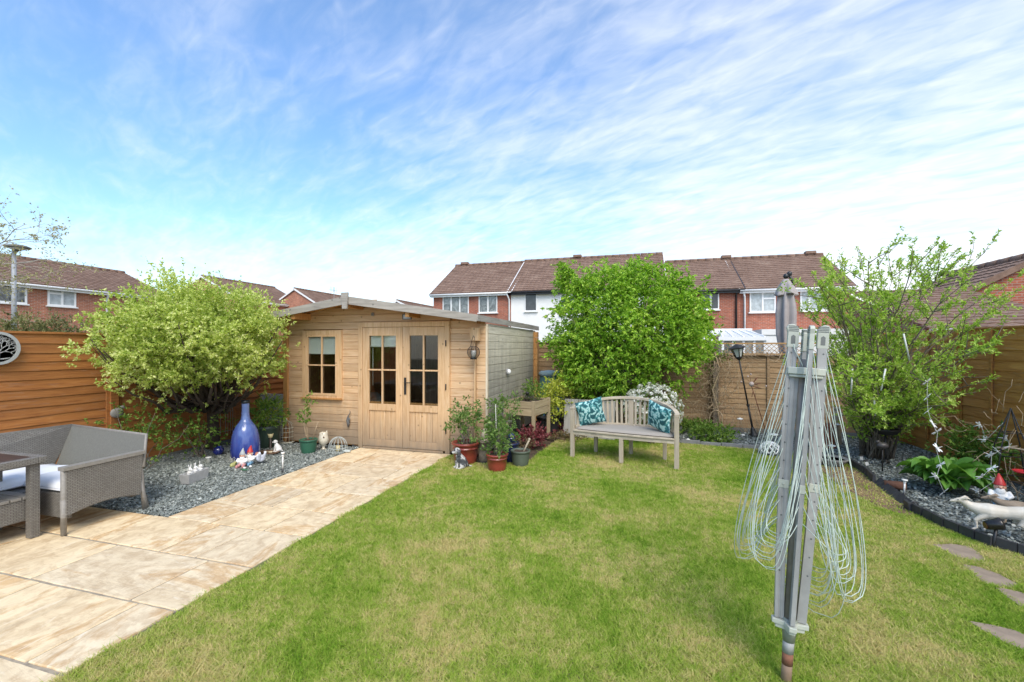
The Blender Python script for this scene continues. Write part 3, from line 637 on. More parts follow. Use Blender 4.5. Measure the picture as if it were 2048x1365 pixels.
# interlocking log ends at the corners
g=MB(); z=.03; i=0
while z<1.90:
    g.bx(XS-.14,XS+.0,y0-.010,y0+.004,z+.002,z+.115); z+=.117
g.bx(XS-.14,XS-.001,y0+.0041,y0+.119,.03,1.93); g.build('corner_logs',WF,t,True,bevel=.003)
g=MB(); z=.03
while z<1.86: g.bx(XS+.0,XS+.085,y1-.16,y1-.03,z+.002,z+.115); z+=.117
g.build('corner_logs',WO,t,True,bevel=.003)
g=MB(); g.bx(XS+.001,XS+.028,y0-.012,y0+.02,.03,1.925); g.build('corner_trim',plain('pale_pine',(.66,.56,.42),.7,.1,9),t,True)
g=MB(); g.bx(XS-.165,XS-.142,y0-.06,y0-.011,.03,1.86); g.build('corner_trim',WD,t,True,bevel=.002)
g=MB(); g.bx(x0-.05,x0+.03,y0-.04,y0-.002,.0,2.0); g.build('corner_trim',WO,t,True,bevel=.003)
g=MB(); g.prism([(0,0),(.115,0),(.115,.19),(0,.19),(-.02,.12)],.1,lambda u,v,w:Vector((XS-.19+u,y0-.02-w,1.68+v))); g.build('bracket',WD,t,True,bevel=.003)
# roof
YR0,YR1=5.74,9.55; XR0,XR1=-6.52,-2.04
m,nt,b=mat('roof_felt'); nt.links.new(ramp(nt,noise(nt,coords(nt,'Object'),8,6,.7),[(.3,(.12,.115,.11)),(.7,(.24,.23,.21))]),b.inputs['Base Color']); b.inputs['Roughness'].default_value=.95
k=(PYp(693,596,YR0).z-PYp(954,633,YR0).z)/(PYp(954,633,YR0).x-PYp(693,596,YR0).x); AX,AZ=PYp(693,596,YR0).x,PYp(693,596,YR0).z; XR1=PYp(954,633,YR0).x; XR0=2*AX-XR1-.02
def zr_(x): return AZ-abs(x-AX)*k
g=MB(); g.prism([(XR0,zr_(XR0)-.005),(AX,AZ-.005),(XR1,zr_(XR1)-.005),(XR1,zr_(XR1)+.02),(AX,AZ+.022),(XR0,zr_(XR0)+.02)],YR1-YR0-.02,lambda u,v,w:Vector((u,YR0+.01+w,v))); g.build('roof',m,t,True)
g=MB()
for i in range(33):   # tongue and groove soffit
    a=YR0+.03+i*.1155; g.prism([(XR0+.03,zr_(XR0+.03)-.028),(AX,AZ-.028),(XR1-.03,zr_(XR1-.03)-.028),(XR1-.03,zr_(XR1-.03)-.007),(AX,AZ-.007),(XR0+.03,zr_(XR0+.03)-.007)],.112,lambda u,v,w:Vector((u,a+w,v)))
g.build('soffit',WO,t,True)
g=MB(); 
for sx in(-1,1):
    xe=XR1 if sx>0 else XR0; a=Vector((AX+sx*.05,YR0-.012,AZ-.045-.05*k)); b2=Vector((xe,YR0-.012,zr_(xe)-.045)); g.beam(a,b2,.12 if False else .024,.115,(0,1,0)) if False else None
    vs=[]
    for (x,z) in((a.x,zr_(a.x)+.024),(xe,zr_(xe)+.024),(xe,zr_(xe)-.075),(a.x,zr_(a.x)-.095)): vs.append((x,z))
    if sx<0: vs=vs[::-1]
    g.prism(vs[::-1],.024,lambda u,v,w:Vector((u,YR0-.024+w,v)))
g.build('bargeboard',WG,t,True,bevel=.002)
g=MB(); g.prism([(-.062,.075),(.062,.075),(.04,-.17),(-.04,-.17)][::-1],.03,lambda u,v,w:Vector((AX+u,YR0-.055+w,AZ+v))); g.build('finial',WG,t,True,bevel=.004)
g=MB(); g.bx(XR1-.002,XR1+.022,YR0-.022,YR1,zr_(XR1)-.065,zr_(XR1)+.022); g.build('eave_board',WG,t,True,bevel=.002); g=MB(); g.bx(XR0-.02,XR0,YR0-.022,YR1,zr_(XR0)-.065,zr_(XR0)+.022); g.build('eave_board',WG,t,True,bevel=.002)
g=MB()
for xx in(AX,AX+1.0,AX-1.0): g.bx(xx-.03,xx+.03,YR0+.02,y0-.001,zr_(xx)-.13-.02,zr_(xx)-.045)
g.build('purlin',WO,t,True,bevel=.003)
# door and window glass: dark interior with a roller blind, sofa back
m,nt,b=mat('glazing'); b.inputs['Base Color'].default_value=(.95,.97,.97,1); b.inputs['Roughness'].default_value=.02; b.inputs['Transmission Weight'].default_value=1; b.inputs['IOR'].default_value=1.1
nt.nodes.remove(b); tr=nt.nodes.new('ShaderNodeBsdfTransparent'); gl=nt.nodes.new('ShaderNodeBsdfGlossy'); gl.inputs['Roughness'].default_value=.03
fr=nt.nodes.new('ShaderNodeLayerWeight'); fr.inputs[0].default_value=.5; mx=nt.nodes.new('ShaderNodeMixShader'); nt.links.new(mth(nt,'ADD',mth(nt,'MULTIPLY',mth(nt,'POWER',fr.outputs['Facing'],3.5),.8),.06),mx.inputs[0]); tr.inputs[0].default_value=(.8,.83,.82,1)
nt.links.new(tr.outputs[0],mx.inputs[1]); nt.links.new(gl.outputs[0],mx.inputs[2]); nt.links.new(mx.outputs[0],nt.nodes['Material Output'].inputs[0]); GL=m
IRON=plain('black_iron',(.018,.017,.016),.5,.2,20,bmp=.1)
BLIND=plain('blind_cloth',(.86,.87,.83),.8,.05,9)
g=MB(); 
fz=.10
g.bx(DX0,DX0+.075,y0-.035,y0+.01,.0,DZ1+.075); g.bx(DX1-.075,DX1,y0-.035,y0+.01,.0,DZ1+.075); g.bx(DX0+.0751,DX1-.0751,y0-.034,y0+.01,DZ1-.0,DZ1+.074)
g.build('door_frame',WD,t,True,bevel=.004)
def leaf(xa,xb,handle):
    d=MB(); st=.115; ya,yb=y0-.026,y0+.012; zt=DZ1-.006; zb=.035; zm0,zm1=.60,.70
    d.bx(xa,xa+st,ya,yb,zb,zt); d.bx(xb-st,xb,ya,yb,zb,zt); d.bx(xa+st,xb-st,ya+.001,yb,zt-.13,zt); d.bx(xa+st,xb-st,ya-.006,yb,zm0,zm1); d.bx(xa+st,xb-st,ya+.001,yb,zb,zb+.11)
    fr_=d.build('door',WD,t,True,bevel=.004)
    d=MB(); n=5; ww=(xb-xa-2*st)/n
    for i in range(n): d.bx(xa+st+i*ww+.002,xa+st+(i+1)*ww-.002,y0-.010,y0+.006,zb+.11,zm0)
    def sub(o): o.location=-Vector(t.location); o.parent=fr_; return o
    sub(d.build('boarding',WD,None,bevel=.003))
    d=MB(); xm=(xa+xb)/2; zq=(zm1+zt-.13)/2
    d.bx(xm-.012,xm+.012,y0-.03,y0-.002,zm1,zt-.13); d.bx(xa+st-.02,xm-.0121,y0-.031,y0-.003,zq-.011,zq+.011); d.bx(xm+.0121,xb-st+.02,y0-.031,y0-.003,zq-.011,zq+.011)
    sub(d.build('glazing_bar',WD,None,bevel=.002))
    d=MB(); d.bx(xa+st,xb-st,y0-.0015,y0+.0015,zm1,zt-.13); sub(d.build('pane',GL,None))
    if handle:
        d=MB(); hx=xa+.045; d.bx(hx-.018,hx+.018,ya-.008,ya,.86,1.12); d.tube([(hx,ya-.03,1.04),(hx,ya-.03,1.04),(hx+.10,ya-.04,1.045)],.008,8); d.tube([(hx,ya,1.04),(hx,ya-.035,1.04)],.009,8)
        sub(d.build('handle',IRON,None))
leaf(DX0+.078,-3.508,False); leaf(-3.503,DX1-.078,True)
g=MB(); 
for zz in(.3,.95,1.6): g.tube([(DX1-.055,y0-.045,zz),(DX1-.055,y0-.045,zz+.09)],.009,8)
g.build('hinge',IRON,t,True)
d=MB(); d.bx(DX0+.1,DX1-.1,y0-.05,y0-.036,.005,.034); d.build('threshold',WD,t,True)
# window
d=MB(); a,b2,z0_,z1_=WX0,WX1,WZ0,WZ1; fw=.085
d.bx(a,a+fw,y0-.03,y0+.01,z0_,z1_); d.bx(b2-fw,b2,y0-.03,y0+.01,z0_,z1_); d.bx(a+fw,b2-fw,y0-.029,y0+.01,z1_-.075,z1_); d.bx(a+fw,b2-fw,y0-.029,y0+.01,z0_,z0_+.07)
wf=d.build('window_frame',WD,t,True,bevel=.004)
def subw(o): o.location=-Vector(t.location); o.parent=wf; return o
d=MB(); d.bx(a-.01,b2+.01,y0-.065,y0-.031,z0_+.01,z0_+.035); subw(d.build('sill',WO,None,bevel=.003))
d=MB(); q0,q1,zb,zt=a+fw,b2-fw,z0_+.07,z1_-.075
d.bx(q0,q0+.03,y0-.035,y0-.005,zb,zt); d.bx(q1-.03,q1,y0-.035,y0-.005,zb,zt); d.bx(q0+.03,q1-.03,y0-.0345,y0-.005,zt-.03,zt); d.bx(q0+.03,q1-.03,y0-.0345,y0-.005,zb,zb+.035)
xm=(q0+q1)/2; zq=(zb+zt)/2; d.bx(xm-.011,xm+.011,y0-.03,y0-.004,zb+.035,zt-.03); d.bx(q0-.015,xm-.0111,y0-.0365,y0-.006,zq-.011,zq+.011); d.bx(xm+.0111,q1+.015,y0-.0365,y0-.006,zq-.011,zq+.011)
subw(d.build('sash',WD,None,bevel=.002))
d=MB(); d.bx(q0+.03,q1-.03,y0-.002,y0+.001,zb,zt); subw(d.build('pane',GL,None))
d=MB(); d.bx(q0+.01,q1-.01,y0+.010,y0+.012,zt-.30,zt+.05); d.tube([(q0,y0+.016,zt-.305),(q1,y0+.016,zt-.305)],.012,8); d.build('blind',BLIND,t,True)
d=MB(); d.bx(DX0+.20,-3.62,y0+.020,y0+.024,1.60,1.80); d.tube([(DX0+.19,y0+.028,1.6),(-3.61,y0+.028,1.6)],.014,8); d.tube([(DX0+.215,y0+.05,1.6),(DX0+.215,y0+.05,.98)],.004,5); d.build('blind',BLIND,t,True)
g=MB(); g.bx(x0+.05,XS-.06,y0+.06,y1-.05,.0,.03); g.build('floor',wood('inside_floor',(.2,.13,.08),(.14,.09,.05),(.25,.17,.1)),t,True)
# furniture glimpsed inside
i=thing('armchair','pale upholstered tub chair inside the summerhouse window','chair',(-5.0,7.0,.03)); g=MB()
g.tube([(-.3+.0,-.05,.5),(-.33,.25,.55),(-.15,.45,.6),(.15,.45,.6),(.33,.25,.55),(.3,-.05,.5)],.10,10); g.bx(-.28,.28,-.1,.4,.15,.42); g.build('seat',plain('pale_fabric',(.55,.55,.53),.9,.1,20),i,bevel=.04)
g=MB(); [g.tube([(a_,b_,0),(a_,b_,.15)],.02,6) for a_ in(-.22,.22) for b_ in(0,.35)]; g.build('leg',WO,i)
i=thing('sideboard','dark sideboard inside behind the summerhouse doors','furniture',(-3.1,8.6,.03)); g=MB(); g.bx(-.6,.6,-.2,.2,.08,.8); g.bx(-.63,.63,-.23,.22,.8,.84); g.build('body',plain('dark_wood',(.06,.04,.03),.4),i,bevel=.01)
g=MB(); [g.bx(q,q+.56,-.215,-.2005,.12,.76) for q in(-.58,.02)]; g.build('door',plain('dark_wood2',(.08,.055,.04),.4),i,bevel=.006); g=MB(); [g.bx(q,q+.05,-.2,.2,0,.079) for q in(-.58,.53)]; g.build('leg',plain('dark_wood',(.06,.04,.03)),i)
# things fixed to the summerhouse
i=thing('outdoor_light','small dark framed outdoor light with pale lens under the summerhouse gable','light',PYp(814,634,5.86)); g=MB()
for q in((-.073,-.061),(.061,.073)): g.bx(q[0],q[1],-.012,.012,-.042,.042)
g.bx(-.061,.061,-.012,.012,.030,.042); g.bx(-.061,.061,-.012,.012,-.042,-.030); g.build('frame',plain('lamp_bronze',(.08,.07,.06),.5),i,bevel=.002)
g=MB(); g.bx(-.060,.060,-.006,.008,-.029,.029); g.build('lens',plain('frosted_lens',(.42,.40,.36),.25,.25,30,bmp=0),i)
g=MB(); g.tube([(-.045,0,.04),(-.05,.03,.085),(-.055,.05,.10)],.009,6); g.build('bracket',WD,i)
# hanging lantern
p=PYp(947,705,5.93); i=thing('lantern','round black wire hanging lantern holding a white candle, at the summerhouse corner','lantern',p); g=MB()
for q in range(-5,6):
    zz=.088*q/5.5; r=math.sqrt(max(.0001,.092**2-zz*zz)); g.tube([(r*math.cos(a),r*math.sin(a),zz) for a in np.linspace(0,2*math.pi,25)[:-1]],.0035,5,closed=True)
for q in range(8):
    a=q*math.pi/4; g.tube([(.092*math.sin(f)*math.cos(a),.092*math.sin(f)*math.sin(a),.092*math.cos(f)) for f in np.linspace(.3,2.9,12)],.003,5)
g.lathe([(.045,-.1),(.05,-.085),(.03,-.08)],16); g.build('cage',IRON,i)
g=MB(); g.tube([(-.045,0,.08),(-.02,0,.19),(.0,.0,.235),(.012,0,.22),(.03,0,.08)],.004,6); g.build('handle',IRON,i)
g=MB(); g.lathe([(.034,-.075),(.034,.02),(.03,.024),(.002,.02)],16); g.build('candle',plain('candle_wax',(.8,.78,.72),.5,.04),i)
p=PXp(1017,744,XS+.03); i=thing('wall_light','small round white light on the weathered side wall of the summerhouse','light',p); g=MB(); g.lathe([(.05,-.03),(.055,-.015),(.05,0)],18,M=ry(R(90))); g.build('base',plain('grey_plastic',(.3,.3,.3)),i); g=MB(); g.ell((.01,0,0),(.035,.045,.045)); g.build('dome',plain('white_dome',(.8,.8,.78),.2,.03,bmp=0),i)
p=PYp(745,629,6.105); i=thing('camera_mount','small grey round cap screwed high on the summerhouse gable','fitting',p); g=MB(); g.lathe([(.03,-.012),(.028,0),(.012,.006)],16,M=rx(R(90))); g.build('cap',plain('grey_metal',(.25,.24,.22),.5),i); g=MB(); g.ell((0,-.006,0),.008); g.build('screw',IRON,i)
p=PYp(697,845,6.10); i=thing('wall_ornament','dark metal curly tailed lizard on the summerhouse wall beside the doors','ornament',p); g=MB()
g.tube([(.02,0,.19),(.03,0,.17),(.025,0,.14),(0,0,.11),(-.012,-.004,.07),(-.008,-.006,.03),(.0,-.006,-.02),(-.005,-.004,-.08)],[.003,.005,.006,.008,.014,.026,.02,.008],8)
g.ell((.01,-.008,.05),(.03,.012,.025)); g.tube([(0,0,.0),(-.03,0,-.02)],.005,6); g.tube([(0,0,.0),(.03,0,-.03)],.005,6); g.build('body',plain('pewter',(.12,.12,.12),.5,.2,20),i)
# ================= VEGETATION
BARK=plain('bark_dark',(.075,.055,.040),.95,.4,18,bmp=.8)
BARKG=plain('bark_grey',(.20,.165,.125),.95,.35,16,bmp=.8)
TWIG=plain('dry_twig',(.40,.30,.19),.95,.3,12)
def rdir(n,zb=0.):
    d=rng.normal(0,1,(n,3)); d[:,2]+=zb; return nrm(d)
def sprig_leaves(Pc,D,k,length,spread=.9,up=.6):
    n=len(Pc); s=rng.random((n,k)); P=(Pc[:,None]+D[:,None]*(s*length)[:,:,None]).reshape(-1,3)
    P+=rng.normal(0,.006,P.shape); Dl=np.repeat(D,k,0)*.6+rng.normal(0,spread,(n*k,3))*.6; Nn=rng.normal(0,.6,(n*k,3))+np.array([0,0,up]); return P,nrm(Dl),nrm(Nn)
def bend(p,q,sag=.15,n=6,jit=.03,up=True):
    p,q=Vector(p),Vector(q); L_=(q-p).length; out=[]
    for i in range(n+1):
        t=i/n; v=p.lerp(q,t); 
        v+=Vector((random.uniform(-1,1),random.uniform(-1,1),random.uniform(-1,1)))*jit*L_*math.sin(math.pi*t)
        v.z+=(-1 if up else 1)*sag*L_*math.sin(math.pi*t)*.5; out.append(v)
    return out
def limbs(g,fork,tips,r0,r1=.006,sub=2,sublen=.35,sag=.2,n=6,jit=.05):
    for tp in tips:
        pts=bend(fork,tp,sag,n,jit); g.tube(pts,[r0*(1-i/n)**1.2+r1 for i in range(n+1)],6)
        for _ in range(sub):
            k=random.randint(2,n-1); a=pts[k]; d=(pts[-1]-pts[0]).normalized()+Vector((random.gauss(0,.5),random.gauss(0,.5),random.gauss(0,.35)+.2)); 
            g.tube(bend(a,a+d.normalized()*sublen*random.uniform(.5,1.2),.1,3,.05),[r0*.3*(1-k/n)+r1,r1*.8,r1*.6,r1*.4],5)
# --- pale green umbrella tree over the left bed
base=Vector((-6.42,5.40,-.02)); t=thing('umbrella_tree','pale green umbrella shaped small tree on a dark forked trunk by the left fence','tree',base)
ctr=np.array([-5.93,4.80,1.66]); fork=Vector((-6.36,5.33,.72)); 
g=MB(); g.tube([base+Vector((0,0,-.1)),base+Vector((.01,-.01,.25)),base+Vector((.03,-.03,.5)),fork],[.105,.085,.075,.085],10)
ex=np.array([c_,s_,0]); ey=np.array([-s_,c_,0]); ez=np.array([0,0,1.])
def crownpt(n,shell=.33):
    d=rdir(n); th=np.arctan2(d[:,1],d[:,0]); ph=np.arcsin(d[:,2])
    k=1+.08*np.sin(3*th+1)+.08*np.sin(5*th+4*ph)+.09*np.sin(9*th-7*ph+2)+.05*np.sin(17*th+13*ph)
    r=rng.random(n)**shell*k
    x=d[:,0]*r*1.07-.07; y=d[:,1]*r*1.0; z=d[:,2]*r; z=np.where(z>0,z*.70,z*.74)
    P=ctr+x[:,None]*ex+y[:,None]*ey+z[:,None]*ez; return P,d
tips,_=crownpt(46,.4); limbs(g,fork,[Vector(p) for p in tips if p[0]>-6.85 or p[2]>1.8],.045,.006,3,.5,.35); g.build('trunk',BARK,t,True)
Pc_,dc_=crownpt(520,.30); ci=rng.integers(0,520,9000); P=Pc_[ci]+rng.normal(0,1,(9000,3))*np.array([.085,.085,.07])*rng.uniform(.5,1.4,520)[ci][:,None]; d=dc_[ci]
Pb_,db_=crownpt(1500,.4); P=np.concatenate([P,Pb_]); d=np.concatenate([d,db_]); 
lat=(P-ctr)@ex; low=P[:,2]<ctr[2]-.35-.22*np.abs(np.sin(lat*4+1)); keep=(~low)|(rng.random(len(P))<.32)
keep&=(P[:,0]>-6.86)|(P[:,2]>1.84); keep&=~((P[:,1]>5.70)&(P[:,0]>-5.8)); P=P[keep]; d=d[keep]
D=nrm(d*np.array([.8,.8,.5])+np.array([0,0,.45])+rng.normal(0,.35,P.shape))
top=P[:,2]>ctr[2]+.45; ln=np.where(top,rng.uniform(.07,.26,len(P)),rng.uniform(.03,.10,len(P)))
LP,LD,LN=sprig_leaves(P,D,11,ln[:,None],.8,.7)
LM=leafmat('leaf_pale',(.24,.36,.045),(.58,.66,.16),(.88,.88,.44),.38)
leaves('crown',LP,LD,LN,rng.uniform(.024,.050,len(LP)),rng.uniform(.017,.029,len(LP)),LM,t)
# --- dense clipped tree behind the bench
base=Vector((-.35,8.35,-.02)); t=thing('round_tree','dense bright green rounded tree on the back fence behind the bench','tree',base)
g=MB(); g.tube([base,base+Vector((-.03,0,.4)),base+Vector((0,.05,.9))],[.07,.055,.05],8)
ctr=np.array([-.19,8.66,1.79])
def crown2(n,shell=.28):
    d=rdir(n); th=np.arctan2(d[:,2],d[:,0])
    k=1/np.power(np.abs(np.cos(th))**3.0+np.abs(np.sin(th))**3.0,1/3.0)*(1+.03*np.sin(5*th+1)+.035*np.sin(8*th+d[:,1]*4)+.03*np.sin(13*th+2))
    r=rng.random(n)**shell*k; x=d[:,0]*r*1.43; y=d[:,1]*r*.90; z=d[:,2]*r*1.27
    x=x*np.where(z<-.2,1+.04*z,1); return ctr+x[:,None]*ex+y[:,None]*ey+z[:,None]*ez,d
tips,_=crown2(30,.5); limbs(g,base+Vector((0,.05,.85)),[Vector(p) for p in tips if p[1]<9.7],.035,.006,3,.5,.1); 
g.tube(bend((-.8,8.5,1.9),(-1.32,8.05,2.98),.1,4,.03),[.012,.01,.008,.005,.003],5); g.build('trunk',BARKG,t,True)
Pc_,dc_=crown2(430,.24); ci=rng.integers(0,430,6600); P=Pc_[ci]+rng.normal(0,1,(6600,3))*np.array([.11,.11,.10])*rng.uniform(.5,1.4,430)[ci][:,None]; d=dc_[ci]
Pb_,db_=crown2(1300,.35); P=np.concatenate([P,Pb_]); d=np.concatenate([d,db_]); lowr=(P[:,2]<1.30)&((P-ctr)@ex>.25); keep=(~lowr)|(rng.random(len(P))<.12); 
keep&=~((P[:,2]<.62))
keep&=~((P[:,1]>9.72)&(P[:,2]<1.72)); P=P[keep]; d=d[keep]
e1=np.array([[-1.32,8.05,2.90]])+rng.normal(0,1,(70,3))*np.array([.06,.05,.10]); e2=np.linspace(0,1,60)[:,None]*np.array([.45,.3,-.7])+np.array([-1.30,8.08,2.84])+rng.normal(0,.05,(60,3))
P=np.concatenate([P,e1,e2]); d=np.concatenate([d,rdir(130,.5)])
D=nrm(d*np.array([.8,.8,.5])+rng.normal(0,.4,P.shape)+np.array([0,0,.15])); 
LP,LD,LN=sprig_leaves(P,D,8,rng.uniform(.07,.16,(len(P),1)),.8,.8)
LM2=leafmat('leaf_bright',(.10,.23,.018),(.30,.52,.045),(.58,.74,.12),.35,.42,1.6)
leaves('crown',LP,LD*np.array([1,1,.8])-np.array([0,0,.18]),LN,rng.uniform(.05,.085,len(LP)),rng.uniform(.028,.044,len(LP)),LM2,t)
# --- open many stemmed shrub in the right corner
base=Vector((3.30,7.55,-.03)); base=G(1752,915); t=thing('open_shrub','tall open many stemmed shrub with fresh green leaves in the right hand corner','shrub',base)
g=MB(); tipsL=[]
def shrubtarget():
    # measured outline of the crown, 4.9..6.6 m away
    while True:
        x=random.uniform(1590,2035); y=random.uniform(488,860); 
        e=((x-1812)/245)**2+((y-655)/172)**2
        if x<1650 and not(500<y<760): continue
        if x>1960 and not(560<y<760): continue
        if e<1.08 and random.random()<.12+.88*e*e: 
            dep=random.uniform(4.7,6.9); p=PT(x,y,dep)
            if p.y<9.6 and (p.x<4.22 or p.z>1.85): return p,x,y
def gentle(p,q,n=6,out=.25):
    p,q=Vector(p),Vector(q); v=[]; L_=(q-p).length
    for i in range(n+1):
        s=i/n; w=p.lerp(q,s); hz=(q-p); hz.z=0; w-=hz*out*math.sin(math.pi*s)*.6; w.z+=L_*out*.35*math.sin(math.pi*s)
        w+=Vector((random.gauss(0,1),random.gauss(0,1),random.gauss(0,1)))*.012*L_*(0 if i in(0,n) else 1); v.append(w)
    return v
SP=[];SD=[]
for i in range(96):
    p,x,y=shrubtarget(); b0=base+Vector((random.uniform(-.16,.16),random.uniform(-.14,.14),0)); pts=gentle(b0,p); rr=random.uniform(.005,.012)
    g.tube(pts,[rr*(1-.8*k/6)+.0015 for k in range(7)],5); tipsL.append(p)
    for _ in range(6):
        k=random.randint(2,6); a=pts[k-1].lerp(pts[k],random.random()); d=(pts[k]-pts[k-1]).normalized()*.7+Vector((random.gauss(0,.55),random.gauss(0,.55),random.gauss(0,.35)+.15)); q=a+d.normalized()*random.uniform(.15,.55)
        if q.x>4.22 and q.z<1.85: continue
        if q.y>9.65: continue
        tw=bend(a,q,.05,3,.05); g.tube(tw,[.006,.005,.0035,.002],4)
        for _ in range(random.randint(3,8)):
            s=random.random(); w=a.lerp(q,s); SP.append(w); SD.append(d.normalized()+Vector((random.gauss(0,.4),random.gauss(0,.4),random.gauss(0,.3)+.2)))
    for _ in range(5): s=pts[5].lerp(p,random.random()); SP.append(s); SD.append((p-pts[4]).normalized()+Vector((random.gauss(0,.3),random.gauss(0,.3),.2)))
g.build('stems',BARKG,t,True)
SP=np.array([tuple(v) for v in SP]); SD=nrm(np.array([tuple(v) for v in SD]))
LP,LD,LN=sprig_leaves(SP,SD,10,rng.uniform(.06,.15,(len(SP),1)),.9,.9)
ok=~((LP[:,0]>4.24)&(LP[:,2]<1.83)); LP,LD,LN=LP[ok],LD[ok],LN[ok]
LM3=leafmat('leaf_fresh',(.17,.31,.03),(.40,.58,.08),(.66,.76,.22),.4,.45,1.4)
leaves('leaves',LP,LD,LN,rng.uniform(.03,.062,len(LP)),rng.uniform(.014,.024,len(LP)),LM3,t)
# lower growth at the foot of the shrub
def bush(name,label,cat,base,rad,n,k,ls,lw,m,stems=7,zc=.55,zb=.3,flat=1.,stemm=None,sr=.005,seed_dir=.4,group=None,shell=.4,part='foliage',lim=None):
    t=thing(name,label,cat,base,group=group); rx_,ry_,h=rad; c=np.array(base)+np.array([0,0,h*zc])
    d=rdir(n); r=rng.random(n)**shell*(1+.16*np.sin(4*np.arctan2(d[:,1],d[:,0])+5*d[:,2])+rng.normal(0,.05,n)); 
    P=c+d*r[:,None]*np.array([rx_,ry_,h*(1-zc)]); P[:,2]=np.maximum(P[:,2],base[2]+.02)
    if lim is not None: P=P[lim(P)]; d=rdir(len(P))*.5+nrm(P-c)
    D=nrm(d+np.array([0,0,zb])+rng.normal(0,seed_dir,P.shape))
    LP,LD,LN=sprig_leaves(P,D,k,rng.uniform(.03,.1,(len(P),1))*max(1,ls/.04),.8,.8)
    leaves(part,LP,LD,LN,rng.uniform(ls*.7,ls*1.25,len(LP)),rng.uniform(lw*.7,lw*1.2,len(LP)),m,t)
    g=MB()
    for i in range(stems):
        q=P[rng.integers(len(P))]; b0=Vector(base)+Vector((random.uniform(-.2,.2)*rx_,random.uniform(-.2,.2)*ry_,-.02)); g.tube(bend(b0,Vector(q),.05,4,.05),[sr*1.6,sr*1.3,sr,sr*.7,sr*.4],5)
    g.build('stems',stemm or BARKG,t,True); return t
LMD=leafmat('leaf_mid',(.06,.14,.02),(.16,.28,.04),(.30,.40,.08),.3)
LMY=leafmat('leaf_yellow',(.30,.38,.04),(.58,.62,.09),(.80,.76,.22),.4)
LMR=leafmat('leaf_burgundy',(.11,.018,.025),(.26,.05,.065),(.40,.16,.16),.25)
infence=lambda P:(P[:,0]>-6.84)&(P[:,2]<.95)
bush('low_shrub','sparse low green shrub on thin stems under the umbrella tree, behind the sofa','shrub',(-6.25,4.25,-.02),(.55,.75,.90),260,7,.04,.024,LMD,16,.55,.2,lim=infence,shell=.6)
bush('low_shrub','low loose green shrub in front of the umbrella tree trunk','shrub',(-6.15,4.95,-.02),(.5,.45,.70),110,7,.04,.024,LMD,12,.5,.2,lim=infence,shell=.6)
bush('low_shrub','loose green undergrowth at the foot of the open shrub beside the iron bird table','shrub',G(1780,885),(.5,.45,.62),330,8,.055,.022,LM3,14,.5,.3,shell=.55,lim=lambda P:(P[:,0]<4.2)&(P[:,0]>2.95))
bush('low_shrub','dark green leafy growth climbing near the right fence behind the hosta','shrub',(4.0,6.9,-.02),(.22,.55,.62),260,7,.06,.03,LMD,10,.5,.3,shell=.6,lim=lambda P:(P[:,0]<4.22))
bush('low_plant','bushy low green perennial at the border edge below the dry climber','plant',G(1425,882),(.34,.25,.26),260,8,.05,.024,LMD,8,.45,.4)
bush('low_plant','low dark green clump between the bench arm and the lawn border','plant',G(1385,866),(.26,.22,.22),150,8,.045,.022,LMD,6,.45,.4)
bush('heuchera','burgundy red leaved plant at the foot of the raised planter','plant',G(1066,893),(.20,.18,.30),190,7,.038,.026,LMR,12,.55,.3)
bush('heuchera','small reddish plant on the ground beyond the raised planter legs','plant',G(1118,868),(.20,.2,.14),70,7,.036,.024,LMR,6,.5,.3)
bush('ground_cover','small bronze leaved ground cover between the planter and the bench','plant',G(1132,880),(.34,.22,.10),120,7,.03,.02,leafmat('leaf_bronze',(.09,.08,.03),(.22,.18,.08),(.34,.22,.14)),4,.5,.3)
bush('ground_cover','small bronze leaved ground cover right of the navy pot','plant',G(1040,897),(.2,.15,.16),90,7,.03,.02,leafmat('leaf_bronze2',(.11,.07,.04),(.25,.19,.10),(.34,.25,.15)),4,.5,.3)
bush('yellow_shrub','yellow green leaved shrub between the raised planter and the round tree','shrub',G(1112,868),(.30,.28,1.06),330,7,.05,.032,LMY,9,.62,.3,shell=.5)
# white azalea
az=Vector((.20,7.72,-.02)); t=bush('azalea','white flowering azalea bush behind the right end of the bench','shrub',az,(.46,.36,.98),500,5,.035,.016,LMD,14,.55,.3)
n=460; d=rdir(n,.35); c0=np.array(az)+np.array([0,0,.56]); Pf=c0+d*np.array([.46,.36,.42])*rng.uniform(.86,1.08,(n,1))
Pf=Pf[rng.random(n)<.9]; FPs=[];FDs=[];FNs=[]
for p in Pf:
    o=nrm((p-c0)[None])[0]; a,b2=frame(Vector(o))
    for q in range(9): th_=q*2*math.pi/9*2+random.random()*.3; dd=np.array(a)*math.cos(th_)+np.array(b2)*math.sin(th_)+o*random.uniform(.15,.9); FPs.append(p+rng.normal(0,.008,3)); FDs.append(dd); FNs.append(o+np.cross(o,dd)*.1)
leaves('blossom',FPs,FDs,FNs,rng.uniform(.026,.042,len(FPs)),rng.uniform(.02,.032,len(FPs)),leafmat('petal_white',(.60,.60,.57),(.84,.84,.81),None,.2),t)
